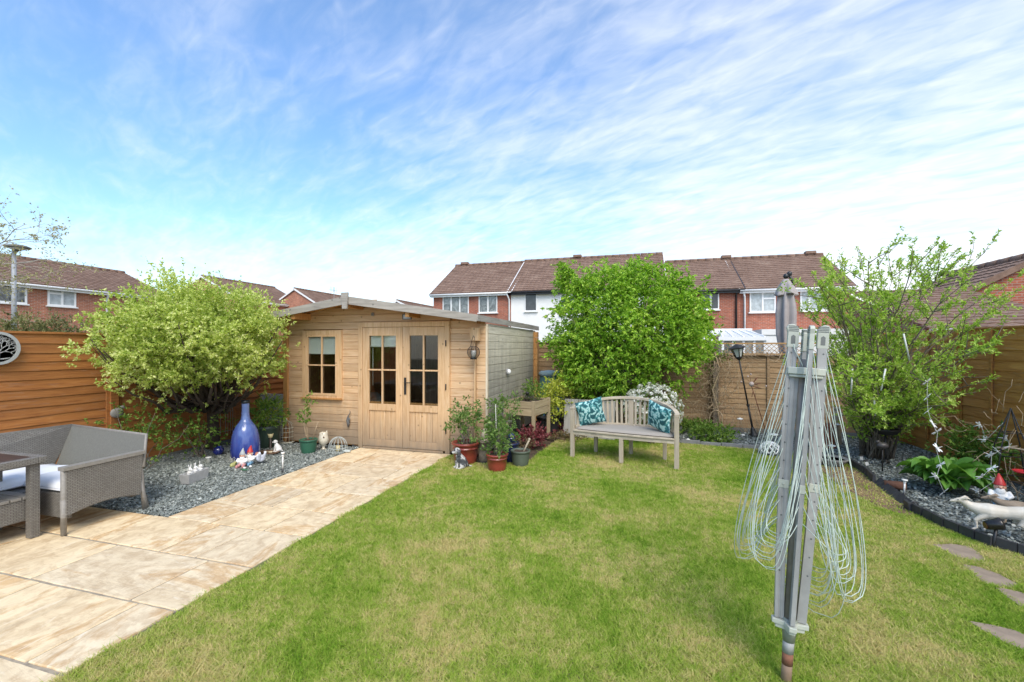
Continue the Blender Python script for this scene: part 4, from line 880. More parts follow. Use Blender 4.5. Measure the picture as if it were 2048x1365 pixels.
# hosta
hb=G(1895,985); t=thing('hosta','big leaved green hosta clump on the slate beside the right fence','plant',hb); 
def bigleaf(g,base,az_,ln,wd,lift,droop=.5):
    d=Vector((math.cos(az_),math.sin(az_),0)); sd=Vector((-d.y,d.x,0)); n=7; m_=4
    def fn(u,v):
        s=v; w=wd*math.sin(math.pi*min(1,s*.93+.06))**.75*(1-.25*s); x=(u-.5)*2
        z=lift*math.sin(s*1.7)-droop*s*s*ln*.8+abs(x)*w*.35-.012*math.cos(x*9)*w*4
        return base+d*(ln*s)+sd*(x*w*.5)+Vector((0,0,z))
    g.grid(fn,m_*2,n)
g=MB()
for i in range(70):
    a=random.uniform(0,2*math.pi); r=random.uniform(0,.13); bigleaf(g,hb+Vector((math.cos(a)*r*1.2,math.sin(a)*r,.05+random.uniform(0,.10))),a+random.gauss(0,.4),random.uniform(.20,.33),random.uniform(.16,.23),random.uniform(.10,.28),random.uniform(.3,.7))
g.build('leaves',leafmat('leaf_hosta',(.07,.19,.025),(.17,.36,.06),None,.25,.4,3),t,True)
g=MB()
for i in range(16): a=random.uniform(0,6.28); g.tube([hb+Vector((0,0,0)),hb+Vector((math.cos(a)*.08,math.sin(a)*.08,.1))],.006,5)
g.build('stalks',LMD,t,True)
# dry climber on the back fence post
t=thing('dry_climber','tangled brown dry climber on a post of the back fence','plant',(1.5,9.5,0)); g=MB()
for i in range(330):
    x=random.gauss(1412+20,31); y=random.uniform(705,850) if random.random()<.8 else random.uniform(695,872); p=PYp(x,y,9.5+random.uniform(-.25,.1)); q=p+Vector((random.gauss(0,.14),random.gauss(0,.05),random.gauss(-.08,.20)))
    g.tube(bend(p,q,random.uniform(-.9,.9),4,.14),random.uniform(.0018,.005),4)
for i in range(60):
    x=random.uniform(1390,1560); y=700+abs(random.gauss(0,10)); p=PYp(x,y,9.6); g.tube(bend(p,p+Vector((random.uniform(.1,.4),0,random.gauss(-.05,.06))),random.uniform(-.5,.5),4,.1),.003,4)
for i in range(60):
    x=random.gauss(1505,25); y=random.uniform(800,868); p=PYp(x,872,9.3); g.tube(bend(PYp(x+random.gauss(0,12),y,9.3),p,random.uniform(-.3,.3),4,.08),.0022,4)
g.tube([PYp(1432+13*math.cos(a),838+17*math.sin(a),9.2) for a in np.linspace(0,6.28,22)[:-1]],.009,5,closed=True)
g.tube([PYp(x,y,9.3) for x,y in((1440,872),(1436,820),(1425,780),(1440,740),(1428,700))],[.018,.015,.013,.01,.006],6)
g.build('stems',TWIG,t,True)
P=np.array([tuple(PYp(random.gauss(1432,25),random.gauss(708,12),9.55)) for _ in range(70)]+[tuple(PYp(random.gauss(1418,14),random.gauss(740,26),9.5)) for _ in range(36)]); LP,LD,LN=sprig_leaves(P,rdir(len(P)),5,.08); leaves('leaves',LP,LD,LN,.04,.022,LMD,t)
g=MB(); g.bx(1.40,1.50,9.62,9.70,0,1.78); g.box((1.45,9.66,1.80),(.13,.13,.03)); tag(g.build('trellis_post',BARKG,bevel=.004),'dark grey square post holding the dry climber and trellis','post')
# bare tree reaching in from the left, and a low hedge beyond the fence
random.seed(21)
base=PT(-170,900,12.5); base.z=-.1; t=thing('bare_tree','pale bare branched tree in bud reaching in from the left edge','tree',base); g=MB()
fk=base+Vector((0,0,2.6)); g.tube([base,base+Vector((.05,0,1.3)),fk],[.16,.13,.11],10); SP=[]
def twigs(a,d,ln,r,lev):
    q=a+d*ln; pts=bend(a,q,random.uniform(-.12,.12),4,.05); g.tube(pts,[r,r*.85,r*.7,r*.55,r*.42],5 if lev<2 else 4)
    if lev>=2: SP.extend([pts[-1],pts[3]])
    if lev<4:
        for _ in range(3 if lev<2 else 4): twigs(pts[random.randint(1,4)],(d+Vector((random.gauss(0,.55),random.gauss(0,.5),random.gauss(0,.42)))).normalized(),ln*random.uniform(.42,.66),r*.5,lev+1)
for (x,y) in((95,395),(60,440),(125,445),(30,400),(70,500),(-60,420),(20,500)):
    q=PT(x,y,12.5+random.uniform(-1.0,1.0)); d=(q-fk); twigs(fk,d.normalized(),d.length*.55,.033,0)
g.build('trunk',plain('bark_pale',(.44,.40,.34),.9,.25,10),t,True)
SP=np.array([tuple(v) for v in SP]); SP=SP[rng.random(len(SP))<.5]; LP,LD,LN=sprig_leaves(SP,rdir(len(SP)),3,.15); leaves('buds',LP,LD,LN,.065,.04,leafmat('bud',(.34,.30,.13),(.50,.46,.24),None,.3),t)
hp=PXp(80,665,-8.4); bush('conifer_hedge','feathery dark green hedge top showing over the left fence beside the lamp post','hedge',(hp.x,hp.y,0),(.35,1.0,1.98),2600,8,.06,.016,leafmat('leaf_conifer',(.08,.10,.03),(.20,.21,.08),(.32,.30,.13),.2),14,.72,.4,shell=.4)
# ================= FURNITURE AND ORNAMENTS
# ---- rattan
m,nt,b=mat('grey_rattan'); v=coords(nt,'UV'); t_=nt.nodes.new('ShaderNodeTexBrick'); nt.links.new(v,t_.inputs['Vector'])
t_.inputs['Scale'].default_value=1; t_.inputs['Brick Width'].default_value=.034; t_.inputs['Row Height'].default_value=.0115; t_.inputs['Mortar Size'].default_value=.0022; t_.inputs['Mortar Smooth'].default_value=.6; t_.offset=.5
t_.inputs['Color1'].default_value=(.28,.265,.24,1); t_.inputs['Color2'].default_value=(.23,.21,.185,1); t_.inputs['Mortar'].default_value=(.07,.062,.052,1)
nt.links.new(mixc(nt,1,t_.outputs[0],ramp(nt,noise(nt,v,4,4),[(.3,(.88,.88,.88)),(.7,(1.1,1.1,1.08))]),'MULTIPLY'),b.inputs['Base Color']); b.inputs['Roughness'].default_value=.55
bump(nt,b,mth(nt,'SUBTRACT',1.,t_.outputs['Fac']),.9,.006); RAT=m
RATP=plain('rattan_trim',(.25,.232,.205),.55,.15,40)
SEAT=plain('white_cushion',(.74,.76,.80),.9,.03,6,bmp=.1)
SLING=plain('back_mesh',(.15,.148,.128),.75,.12,60,bmp=.3)
A0,A1=2.57,3.16; XA=-4.66
t=thing('rattan_sofa','grey rattan corner sofa with white seat cushions beside the paved path','sofa',(-5.4,2.6,0))
pc=PYp(145,851,3.31); pr=PYp(293,870,3.27); XB=pc.x
print('sofa corner',pc,pr)
ZA_=.66
g=MB()  # right arm panel: sloping top, curved lower edge
def armz(y): return .555
poly=[(A0,.16)]+[(A0+(A1-A0)*s,.155+.045*math.sin(math.pi*s)) for s in np.linspace(.08,.92,9)]+[(A1,.155),(A1+.02,armz(A1)),(A0,armz(A0))]
g.prism(poly,.055,lambda u,v,w:Vector((XA-.055+w,u,v))); g.build('arm_panel',RAT,t,True,bevel=.006)
g=MB(); g.beam((XA-.027,A0-.02,armz(A0)+.008),(XA-.027,A1+.03,armz(A1)+.012),.075,.03); g.tube([(XA-.027,A0,.05+.0),(XA-.027,A0,armz(A0))],.022,8); g.tube([(XA-.027,A1+.05,.0),(XA-.027,A1,armz(A1))],.020,8); g.build('arm_trim',RATP,t,True)
for (xx,yy,x2,y2) in((XA-.027,A0,XA-.027,A0),(XA-.027,A1,XA-.02,A1+.07),(XB+.05,A1,XB,A1+.05),(XB+.75,1.2,XB+.78,1.2),(XB+.05,1.2,XB,1.2)):
    g=MB(); g.tube([(xx,yy,.30),(x2,y2,0)],[.024,.020],8); g.build('leg',RATP,t,True)
g=MB()  # base skirts
g.bx(XB+.04,XA-.056,A0+.03,A0+.07,.13,.33) if False else None
g.bx(XB+.72,XA-.056,A0+.04,A0+.075,.12,.33); g.bx(XB+.70,XB+.74,1.2,A0+.075,.12,.33); g.bx(XB,XA-.06,A1-.04,A1,.14,.33); g.bx(XB+.0,XB+.72,1.16,1.2,.12,.33); g.bx(XB+.02,XA-.056,A0+.076,A1-.041,.28,.33); g.bx(XB+.02,XB+.699,1.2,A0+.076,.28,.33); g.build('base',RAT,t,True,bevel=.006)
# backrests lean outwards
g=MB(); zt=pc.z; g.add([(XB+.02,A1+.0,.33),(XA-.0,A1+.0,.40),(pr.x,pr.y,pr.z),(pc.x,pc.y,zt)],[(0,1,2,3)]); g.build('back_panel',SLING,t,True,solid=.02)
g=MB(); g.tube([(pc.x,pc.y,zt),(pr.x,pr.y,pr.z),(XA,A1+.02,.42)],.014,8); g.tube([(pc.x,pc.y,zt),(XB,A1-.03,.33)],.014,8); g.build('back_trim',RATP,t,True)
g=MB(); g.add([(XB,A1-.03,.33),(XB,1.16,.33),(XB-.12,1.10,zt),(pc.x,pc.y,zt)],[(3,2,1,0)]); g.build('back_panel',RAT,t,True,solid=.03)
g=MB(); g.tube([(XB-.12,1.10,zt),(pc.x,pc.y,zt)],.016,8); g.build('back_trim',RATP,t,True)
def cushion(name,label,x0,x1,y0,y1,z0,z1):
    g=MB(); 
    def surf(sgn):
        def fn(u,v):
            e=min(1,min(u,1-u)*9)**.5*min(1,min(v,1-v)*9)**.5; return Vector((x0+(x1-x0)*u,y0+(y1-y0)*v,(z0+z1)/2+sgn*(z1-z0)/2*(.25+.75*e)+(.010*math.sin(u*7)*math.sin(v*5) if sgn>0 else 0)))
        return fn
    g.grid(surf(1),18,18); n=len(g.v); g.grid(surf(-1),18,18); ring=[i for i in range(19)]+[18+19*i for i in range(1,19)]+[360-i for i in range(1,19)]+[342-19*i for i in range(1,18)]
    m_=len(ring); g.f+=[(ring[i],n+ring[i],n+ring[(i+1)%m_],ring[(i+1)%m_]) for i in range(m_)]; g.sm+=[True]*m_
    c=Vector(((x0+x1)/2,(y0+y1)/2,z0)); g.v=[tuple(Vector(v)-c) for v in g.v]; r_=g.build('body',SEAT); return r_,c
for (lb,*a) in (('white seat cushion at the arm end of the rattan sofa',XB+.62,XA-.07,A0+.04,A1-.04,.33,.435),('white seat cushion on the sofa part along the left fence',XB+.03,XB+.60,1.25,A1-.04,.33,.42)):
    o,c=cushion('c',lb,*a); t2=thing('seat_cushion',lb,'cushion',c); o.name='pad'; o.parent=t2
    g=MB(); x0_,x1_,y0_,y1_,z0_,z1_=a; hx,hy=(x1_-x0_)/2,(y1_-y0_)/2; g.tube([(-hx,-hy,.03),(hx,-hy,.03),(hx,hy,.03),(-hx,hy,.03)],.007,6,closed=True); g.build('piping',SEAT,t2)
# table
c1=PT(96,911,3.78); zt=c1.z; print('table z',zt)
tx1=c1.x; ty=c1.y; bk=G(28,899,zt); print(tx1,ty,bk)
t=thing('rattan_table','square grey rattan table with dark glass top and a woven lower shelf beside the sofa','table',(tx1-.4,ty-.3,0))
X0,X1,Y0,Y1=tx1-.62,tx1,ty-.75,ty
X1=tx1; 
g=MB(); fw=.06
g.bx(X0,X1,Y0,Y0+fw,zt-.055,zt); g.bx(X0,X1,Y1-fw,Y1,zt-.055,zt); g.bx(X0,X0+fw,Y0+fw,Y1-fw,zt-.055,zt); g.bx(X1-fw,X1,Y0+fw,Y1-fw,zt-.055,zt); g.build('top_frame',RAT,t,True,bevel=.006)
g=MB(); g.bx(X0+fw,X1-fw,Y0+fw,Y1-fw,zt-.03,zt-.004); g.build('glass_top',plain('dark_glass',(.05,.034,.027),.35,.2,4,bmp=0),t,True)
for (xx,yy) in((X1-.065,Y1-.065),(X1-.065,Y0+.065),(X0+.065,Y0+.065),(X0+.065,Y1-.065)): g=MB(); g.bx(xx-.032,xx+.032,yy-.032,yy+.032,0,zt-.056); g.build('leg',RAT,t,True,bevel=.004)
g=MB(); g.bx(X0+.035,X1-.11,Y0+.035,Y1-.035,.14,.32); g.build('shelf_box',RAT,t,True,bevel=.006)
g=MB(); n=9
for i in range(n): a=Y0+.04+(Y1-Y0-.08)*i/n; g.bx(X0+.03,X1-.10,a+.004,a+(Y1-Y0-.08)/n-.004,.321,.345)
g.build('shelf_slats',RATP,t,True,bevel=.003)
# ---- wall ornaments on the left fence
p=PXp(-4,697,-6.85); t=thing('wall_art','round grey openwork tree of life wall plaque on the left fence','wall art',p); g=MB(); r0=.185
g.lathe([(r0-.03,-.006),(r0,-.006),(r0,.008),(r0-.03,.008),(r0-.03,-.006)],48,M=ry(R(90)),smooth=False); g.build('rim',plain('zinc',(.42,.43,.42),.55,.12,20),t)
g=MB(); random.seed(3)
g.tube([(0,0,-.15),(0,.005,-.06)],.012,6); g.tube([(0,-.10,-.11),(0,-.04,-.125),(0,.04,-.12),(0,.10,-.11)],.008,6)
def tw(a,ang,ln,lev):
    q=(0,a[1]+math.sin(ang)*ln,a[2]+math.cos(ang)*ln)
    if math.hypot(q[1],q[2])>r0-.02: ln*=.5; q=(0,a[1]+math.sin(ang)*ln,a[2]+math.cos(ang)*ln)
    g.tube([a,q],[.0055-.0007*lev,.0048-.0007*lev],5)
    if lev<5: 
        for s_2 in(-1,1): tw(q,ang+s_2*random.uniform(.3,.75),ln*random.uniform(.68,.85),lev+1)
for a in(-1.3,-.7,-.1,.5,1.15): tw((0,0,-.06),a,.062,0)
g.build('tree_tracery',plain('zinc_pale',(.38,.38,.37),.55,.15,20),t); 
p=PXp(234,823,-6.83); t=thing('wall_ornament','grey snail shaped ornament fixed on the left fence post','ornament',p); g=MB(); g.ell((0,0,-.02),(.03,.085,.07)); g.ell((0,.07,.045),(.022,.03,.022)); g.tube([(0,.03,.02),(0,.05,.05),(0,.08,.055)],.02,8); g.build('body',plain('stone_grey',(.30,.29,.27),.9,.2,20),t,remesh=.006)
g=MB(); g.tube([(-.0,-.02,.02),(0,.04,.05),(0,.10,.03)],.008,6); g.build('trim',plain('cream_trim',(.55,.5,.38),.7),t)
p=PXp(446,870,-6.80); t=thing('arched_frame','pale wire arched plant frame against the left fence behind the tree trunk','garden ornament',p); WIRE=plain('pale_wire',(.40,.40,.36),.6,.1,20); g=MB()
zb=0.; ww=.19
def archp(yo,sc): return [(0,yo-ww*sc,zb),(0,yo-ww*sc,zb+.38)]+[(0,yo-ww*sc*math.cos(a),zb+.38+ww*1.05*math.sin(a)) for a in np.linspace(.2,math.pi-.2,10)]+[(0,yo+ww*sc,zb+.38),(0,yo+ww*sc,zb)]
for sc in(1,.75,.5,.25): g.tube(archp(0,sc),.004,5)
g.tube([(0,-ww,.38),(0,ww,.38)],.004,5); g.tube([(0,-ww,.05),(0,ww,.05)],.004,5); g.build('frame',WIRE,t)
# ---- bottle vase and neighbours
m,nt,b=mat('blue_glaze'); sp=nt.nodes.new('ShaderNodeSeparateXYZ'); nt.links.new(coords(nt,'Object'),sp.inputs[0]); f=noise(nt,coords(nt,'Object',(9,9,1.2)),1.6,5,.6,.5)
ff=mth(nt,'ADD',mth(nt,'MULTIPLY',sp.outputs[2],.75),mth(nt,'MULTIPLY',f,.55)); nt.links.new(ramp(nt,ff,[(.3,(.012,.020,.20)),(.5,(.05,.09,.34)),(.72,(.13,.20,.45)),(.95,(.20,.27,.50))]),b.inputs['Base Color']); b.inputs['Roughness'].default_value=.2; b.inputs['Coat Weight'].default_value=.7; b.inputs['Coat Roughness'].default_value=.06; BLUE=m
pv=G(491,917); t=thing('bottle_vase','tall blue glazed bottle vase standing on the slate by the left fence','vase',pv)
g=MB(); g.lathe([(.02,.0),(.165,0),(.182,.03),(.188,.12),(.184,.22),(.172,.32),(.150,.41),(.120,.47),(.083,.52),(.060,.56),(.051,.62),(.047,.70),(.050,.79),(.050,.805),(.036,.80),(.036,.70)],40); g.build('body',BLUE,t)
g=MB(); g.lathe([(.052,.785),(.056,.80),(.056,.832),(.044,.832),(.044,.8)],28); g.build('rim',plain('dark_glaze',(.015,.02,.025),.3,.3),t)
p=G(437,911); g=MB(); g.ell((0,0,.068),.072,24); o=g.build('gazing_ball',plain('cobalt_glaze',(.012,.022,.16),.12,.3,8,bmp=0,coat=1)); tag(o,'dark cobalt blue glazed ball on the soil left of the bottle vase','ball',loc=p)
p=G(417,928); t=thing('glass_jar','small clear glass jar with pale rim behind the rabbit trough','jar',p); g=MB(); g.lathe([(.03,0),(.034,.03),(.030,.06),(.026,.075)],16); g.build('body',plain('dusty_glass',(.25,.26,.23),.15,.3,12,bmp=0),t); g=MB(); g.lathe([(.026,.075),(.036,.08),(.036,.092),(.027,.092)],18); g.build('rim',plain('rim_pale',(.62,.62,.58)),t)
CONC=plain('pale_concrete',(.46,.455,.44),.9,.12,20,bmp=.5); WCER=plain('white_ceramic',(.82,.81,.78),.35,.05,10,bmp=0)
p=G(389,962); rot=math.atan2(G(412,948).y-G(367,965).y,G(412,948).x-G(367,965).x); t=thing('stone_trough','small pale concrete trough on the slate holding three white rabbits','planter',p,rot); g=MB()
L2=.16; 
def tro(l,w_,z): return [(-l,-w_,z),(l,-w_,z),(l,w_,z),(-l,w_,z)]
vs=tro(L2-.018,.05,0)+tro(L2,.062,.115)+tro(L2-.014,.05,.115)+tro(L2-.025,.042,.07); g.add(vs,[(3,2,1,0),(0,1,5,4),(1,2,6,5),(2,3,7,6),(3,0,4,7),(4,5,9,8),(5,6,10,9),(6,7,11,10),(7,4,8,11),(8,9,13,12),(9,10,14,13),(10,11,15,14),(11,8,12,15),(12,13,14,15)]); g.build('trough',CONC,t,bevel=.003)
def rabbit(label,loc,rotz):
    t=thing('rabbit_ornament',label,'ornament',loc,rotz,'white rabbits in the trough'); g=MB(); g.ell((0,0,.035),(.030,.026,.038)); g.ell((.012,0,.082),(.024,.021,.021)); g.ell((.030,0,.077),(.012,.010,.010))
    for s_2 in(-1,1): g.ell((.004,s_2*.012,.118),(.006,.008,.028),M=rx(-s_2*.3)); g.ell((.022,s_2*.014,.05),(.014,.008,.010))
    g.build('body',WCER,t,remesh=.004); g=MB(); [g.ell((.028,s_2*.016,.087),.0035,8) for s_2 in(-1,1)]; g.build('eyes',IRON,t)
for dx,lb,ra in((-.075,'white rabbit figure at the left end of the concrete trough',-1.7),(.0,'white rabbit figure in the middle of the concrete trough',-1.3),(.075,'white rabbit figure at the right end of the concrete trough',-.9)):
    rabbit(lb,p+rz(rot)@Vector((dx,0,.072)),rot+ra)
# gnomes
SKIN=plain('painted_skin',(.62,.34,.24),.5,.1,20,bmp=0); BEARD=plain('painted_white',(.78,.77,.74),.6,.08,20); 
def gnome(label,loc,rotz,hat,coat,trouser,sc=1.,lie=False,arm_up=False,group=None):
    t=thing('garden_gnome',label,'garden gnome',loc,rotz,group); t.scale=(sc,)*3
    Mx=Matrix.Translation((0,0,.05))@ry(R(-68)) if lie else Matrix.Identity(4)
    def B(g,n,m,rm): 
        g.v=[tuple(Mx@Vector(v)) for v in g.v]; return g.build(n,m,t,remesh=rm)
    g=MB(); g.ell((0,0,.07),(.045,.050,.06)); 
    for s_2 in(-1,1):
        g.tube([(0,s_2*.045,.11),(.03,s_2*.06,.085),(.045,s_2*.03,.07)] if not(arm_up and s_2<0) else [(0,s_2*.045,.11),(.005,s_2*.075,.14),(.01,s_2*.08,.185)],[.018,.015,.012],8)
    B(g,'coat',coat,.005)
    g=MB(); 
    for s_2 in(-1,1): g.tube([(0,s_2*.022,.035),(.06,s_2*.03,.03),(.10,s_2*.034,.022)],[.024,.020,.017],8); g.ell((.112,s_2*.036,.030),(.016,.016,.024))
    B(g,'legs',trouser,.005)
    g=MB(); g.ell((.004,0,.145),(.032,.031,.034)); g.ell((.036,0,.145),(.009,.008,.008)); g.ell((.012,-.031,.147),(.006,.005,.009)); g.ell((.012,.031,.147),(.006,.005,.009)); B(g,'head',SKIN,.004)
    g=MB(); g.ell((.022,0,.115),(.020,.030,.034)); g.ell((.026,0,.09),(.014,.02,.02)); g.ell((-.012,0,.14),(.026,.033,.028)); B(g,'beard',BEARD,.004)
    g=MB(); g.tube([(.0,0,.160),(-.003,0,.185),(-.012,0,.215),(-.030,0,.245)],[.038,.030,.018,.004],14); B(g,'hat',hat,.004)
    g=MB(); [g.ell((.033,s_2*.012,.152),.0035,8) for s_2 in(-1,1)]; B(g,'eyes',IRON,0)
    return t
RED=plain('painted_red',(.48,.035,.035),.45,.15,20,bmp=0); PINK=plain('painted_pink',(.60,.28,.27),.5,.1,20,bmp=0); LB=plain('painted_blue',(.18,.36,.52),.45,.1,20,bmp=0); WP=plain('painted_lilac_white',(.70,.72,.80),.5,.06,20,bmp=0); GRN=plain('painted_green',(.05,.18,.09),.5,.2,20,bmp=0)
GREY_=plain('painted_grey',(.40,.42,.42),.6,.1,20,bmp=0)
gg='garden gnomes in front of the bottle vase'
gnome('seated gnome with grey hat and pink trousers, left of the trio by the blue vase',G(485,934),R(-60),GREY_,BEARD,PINK,1.0,group=gg)
gnome('seated garden gnome with red hat, raised arm and blue trousers below the blue vase',G(500,930),R(-70),RED,BEARD,LB,1.05,arm_up=True,group=gg)
gnome('garden gnome in white lying back with a dull orange hat right of the blue vase',G(524,930),R(-25),plain('painted_orange',(.50,.22,.15),.5,.15,20,bmp=0),WP,WP,1.0,lie=True,group=gg)
p=G(466,935); g=MB(); g.ell((0,0,.03),(.03,.045,.032)); g.ell((.02,.02,.06),(.02,.02,.018)); o=g.build('frog_ornament',plain('yellow_green_paint',(.42,.42,.16),.5,.3,30),remesh=.004); tag(o,'small yellow green frog ornament left of the gnomes','ornament',loc=p)
p=G(490,942); g=MB(); g.tube([(-.05,0,.012),(-.02,-.02,.02),(.02,-.02,.02),(.05,.01,.015)],[.008,.014,.012,.005],8); o=g.build('lizard_ornament',GRN,remesh=.004); tag(o,'little green lizard ornament on the slate before the gnomes','ornament',loc=p)
for x,lb in((489,'round white pebble before the gnomes'),(501,'flat white pebble before the gnomes, nearer the paved path')):
    p=G(x,938-(x>495)*3); g=MB(); g.ell((0,0,.012),(.022,.016,.014)); tag(g.build('pebble',WCER),lb,'pebble',loc=p)
p=G(464,930); t=thing('butterfly_ornament','pale lattice butterfly ornament leaning at the foot of the blue vase','ornament',p); g=MB()
for s_2 in(-1,1):
    for dz in(.0,.035): g.tube([(0,0,.05+dz*.2),(s_2*.035,0,.09+dz-.02),(s_2*.055,0,.075+dz-.02),(s_2*.03,0,.045+dz*.5)],.004,5,closed=True)
g.tube([(0,0,0),(0,0,.09)],.004,5); g.build('wings',WIRE,t)
# solar stake lights
def stake(label,px,py,h,head=.022,lean=(0,0),group='white solar stake lights'):
    p=G(px,py); t=thing('stake_light',label,'light',p,0,group); tp=Vector((lean[0],lean[1],h)); g=MB(); g.tube([(0,0,-.03),tp*.2],.012,8); g.build('spike',BLACKP,t)
    g=MB(); g.tube([tp*.2,tp*.82],.009,8); g.build('stem',WCER,t); g=MB(); g.tube([tp*.80,tp*.86],[.014,.014],10); g.tube([tp*.93,tp*1.0],[head,head],14); g.build('cap',WCER,t); g=MB(); g.tube([tp*.86,tp*.93],.012,10); g.build('lens',plain('clear_lens',(.5,.5,.48),.1,bmp=0),t)
stake('white solar stake light at the edge of the paved path by the gnomes',565,946,.26,lean=(.005,0))
stake('white solar stake light in the right border behind the black edging',1808,992,.175,.026,(.008,.0))
# goblet, dog and tray
p=G(541,897); t=thing('goblet_lantern','cream cup on a dark stem behind the little white dog','ornament',p); g=MB(); g.lathe([(.03,0),(.03,.01),(.018,.02),(.018,.15),(.01,.16)],14); g.build('stem',plain('dark_wood',(.06,.04,.03)),t); g=MB(); g.lathe([(.01,.16),(.03,.17),(.042,.23),(.038,.23),(.02,.18)],18); g.build('cup',plain('cream_wax',(.66,.56,.30),.5),t)
p=G(539,908); t=thing('ornament_tray','shallow brown dish with pale shells on the slate','tray',p); g=MB(); g.lathe([(.02,.0),(.12,.01),(.15,.035),(.145,.035),(.11,.018),(.01,.014)],24,M=Matrix.Diagonal((1.1,.7,1,1))); g.build('dish',plain('brown_clay',(.17,.10,.06),.7),t); g=MB(); 
for q in range(7): g.ell((random.uniform(-.07,.05),random.uniform(-.04,.04),.03),(.02,.015,.012),8)
g.build('shells',plain('shell_cream',(.6,.5,.34)),t)
def dog(name,label,loc,rotz,sc,m,earm,spots=None,longear=False):
    t=thing(name,label,'dog ornament',loc,rotz); t.scale=(sc,)*3; g=MB()
    g.tube([(-.055,0,.045),(-.035,0,.085),(-.005,0,.13),(.012,0,.165)],[.055,.056,.046,.032],14); g.ell((-.06,0,.05),(.052,.058,.05)); g.ell((.022,0,.205),(.043,.038,.038)); g.ell((.062,0,.193),(.026,.020,.018)); g.ell((.03,0,.225),(.03,.03,.02))
    for s_2 in(-1,1):
        g.tube([(.012,s_2*.028,.12),(.026,s_2*.030,.06),(.028,s_2*.030,.012)],[.020,.014,.013],8); g.ell((.042,s_2*.030,.010),(.022,.014,.011)); g.ell((-.035,s_2*.052,.04),(.038,.020,.036)); g.ell((.0,s_2*.055,.010),(.03,.014,.011))
    g.tube([(-.10,0,.03),(-.13,.01,.02),(-.15,.03,.022)],[.014,.010,.005],8); g.build('body',m,t,remesh=.0045)
    g=MB(); 
    for s_2 in(-1,1): g.tube([(.012,s_2*.034,.228),(.008,s_2*.048,.20),(.010,s_2*.046,.155 if longear else .18)],[.012,.020,.014],8,flat=.5)
    g.build('ear',earm,t,remesh=.004)
    g=MB(); g.ell((.088,0,.197),.0085,8); [g.ell((.056,s_2*.021,.215),.0048,8) for s_2 in(-1,1)]; g.build('nose_and_eyes',IRON,t)
    if spots:
        g=MB(); g.tube([(.002,.0,.150),(.02,0,.155)],[.043,.040],14); g.build('collar',spots,t)
    return t
dog('dog_ornament','small white seated dog ornament on the edge of the brown dish',G(553,905)+Vector((0,0,.012)),R(200),.72,WCER,WCER)
m,nt,b=mat('patchy_stone'); nt.links.new(ramp(nt,noise(nt,coords(nt,'Object'),14,4,.6),[(.46,(.05,.052,.055)),(.54,(.50,.48,.46)),(.7,(.66,.63,.60))]),b.inputs['Base Color']); b.inputs['Roughness'].default_value=.8
dog('dog_ornament','grey and white spaniel statue sitting on the grass before the red pots',G(918,937),R(215),1.12,m,plain('dark_grey_paint',(.09,.09,.10),.7,.3,20),longear=True)
# cages
def birdcage(name,label,loc,r,h,m,rotz=0,n=14,base=True):
    t=thing(name,label,'bird cage',loc,rotz); g=MB()
    for k in range(n):
        a=2*math.pi*k/n; c2,s2=math.cos(a),math.sin(a); g.tube([(r*c2,r*s2,.01),(r*c2,r*s2,h*.62),(r*.9*c2,r*.9*s2,h*.74),(r*.6*c2,r*.6*s2,h*.84),(r*.15*c2,r*.15*s2,h*.9)],.003,5)
    for zz,rr in((.012,r*1.05),(h*.25,r),(h*.45,r),(h*.62,r)): g.tube([(rr*math.cos(a),rr*math.sin(a),zz) for a in np.linspace(0,2*math.pi,25)[:-1]],.004 if zz>.02 else .008,5,closed=True)
    g.build('cage',m,t); g=MB(); g.lathe([(.012,h*.88),(.022,h*.91),(.012,h*.94),(.017,h*.97),(.003,h)],12); g.build('finial',m,t)
    g=MB(); g.tube([(.02,0,.02),(.03,.0,h*.3),(-.01,0,h*.6)],[.01,.008,.004],6); g.ell((.0,0,h*.6),(.03,.03,.035)); g.build('perch',plain('rust_brown',(.16,.08,.05),.8,.3,20),t); return t
birdcage('bird_cage','tall cream wire bird cage on the slate beside the summerhouse corner',G(573,885),.115,.40,plain('cream_paint',(.62,.58,.44),.6,.15,20))
p=G(676,903); t=thing('wire_cloche','pale domed wire cage holding a cream candle beside the owl jug','ornament',p); g=MB(); r=.135
for k in range(14): a=2*math.pi*k/14; g.tube([(r*math.cos(f)*math.cos(a),r*math.cos(f)*math.sin(a),.06+.16*math.sin(f)) for f in np.linspace(0,1.5,8)]+[],.0035,5); g.tube([(r*math.cos(a),r*math.sin(a),0),(r*math.cos(a),r*math.sin(a),.06)],.0035,5)
for zz in(.005,.06): g.tube([(r*math.cos(a),r*math.sin(a),zz) for a in np.linspace(0,2*math.pi,25)[:-1]],.005,5,closed=True)
g.build('cage',plain('verdigris_white',(.46,.50,.48),.7,.15,30),t); g=MB(); g.lathe([(.03,0),(.03,.09),(.002,.088)],14); g.build('candle',plain('cream_wax',(.66,.56,.30)),t)
g=MB(); g.ell((.17,-.02,.02),(.07,.04,.022)); g.build('leaf_dish',plain('verdigris_white',(.46,.50,.48)),t)
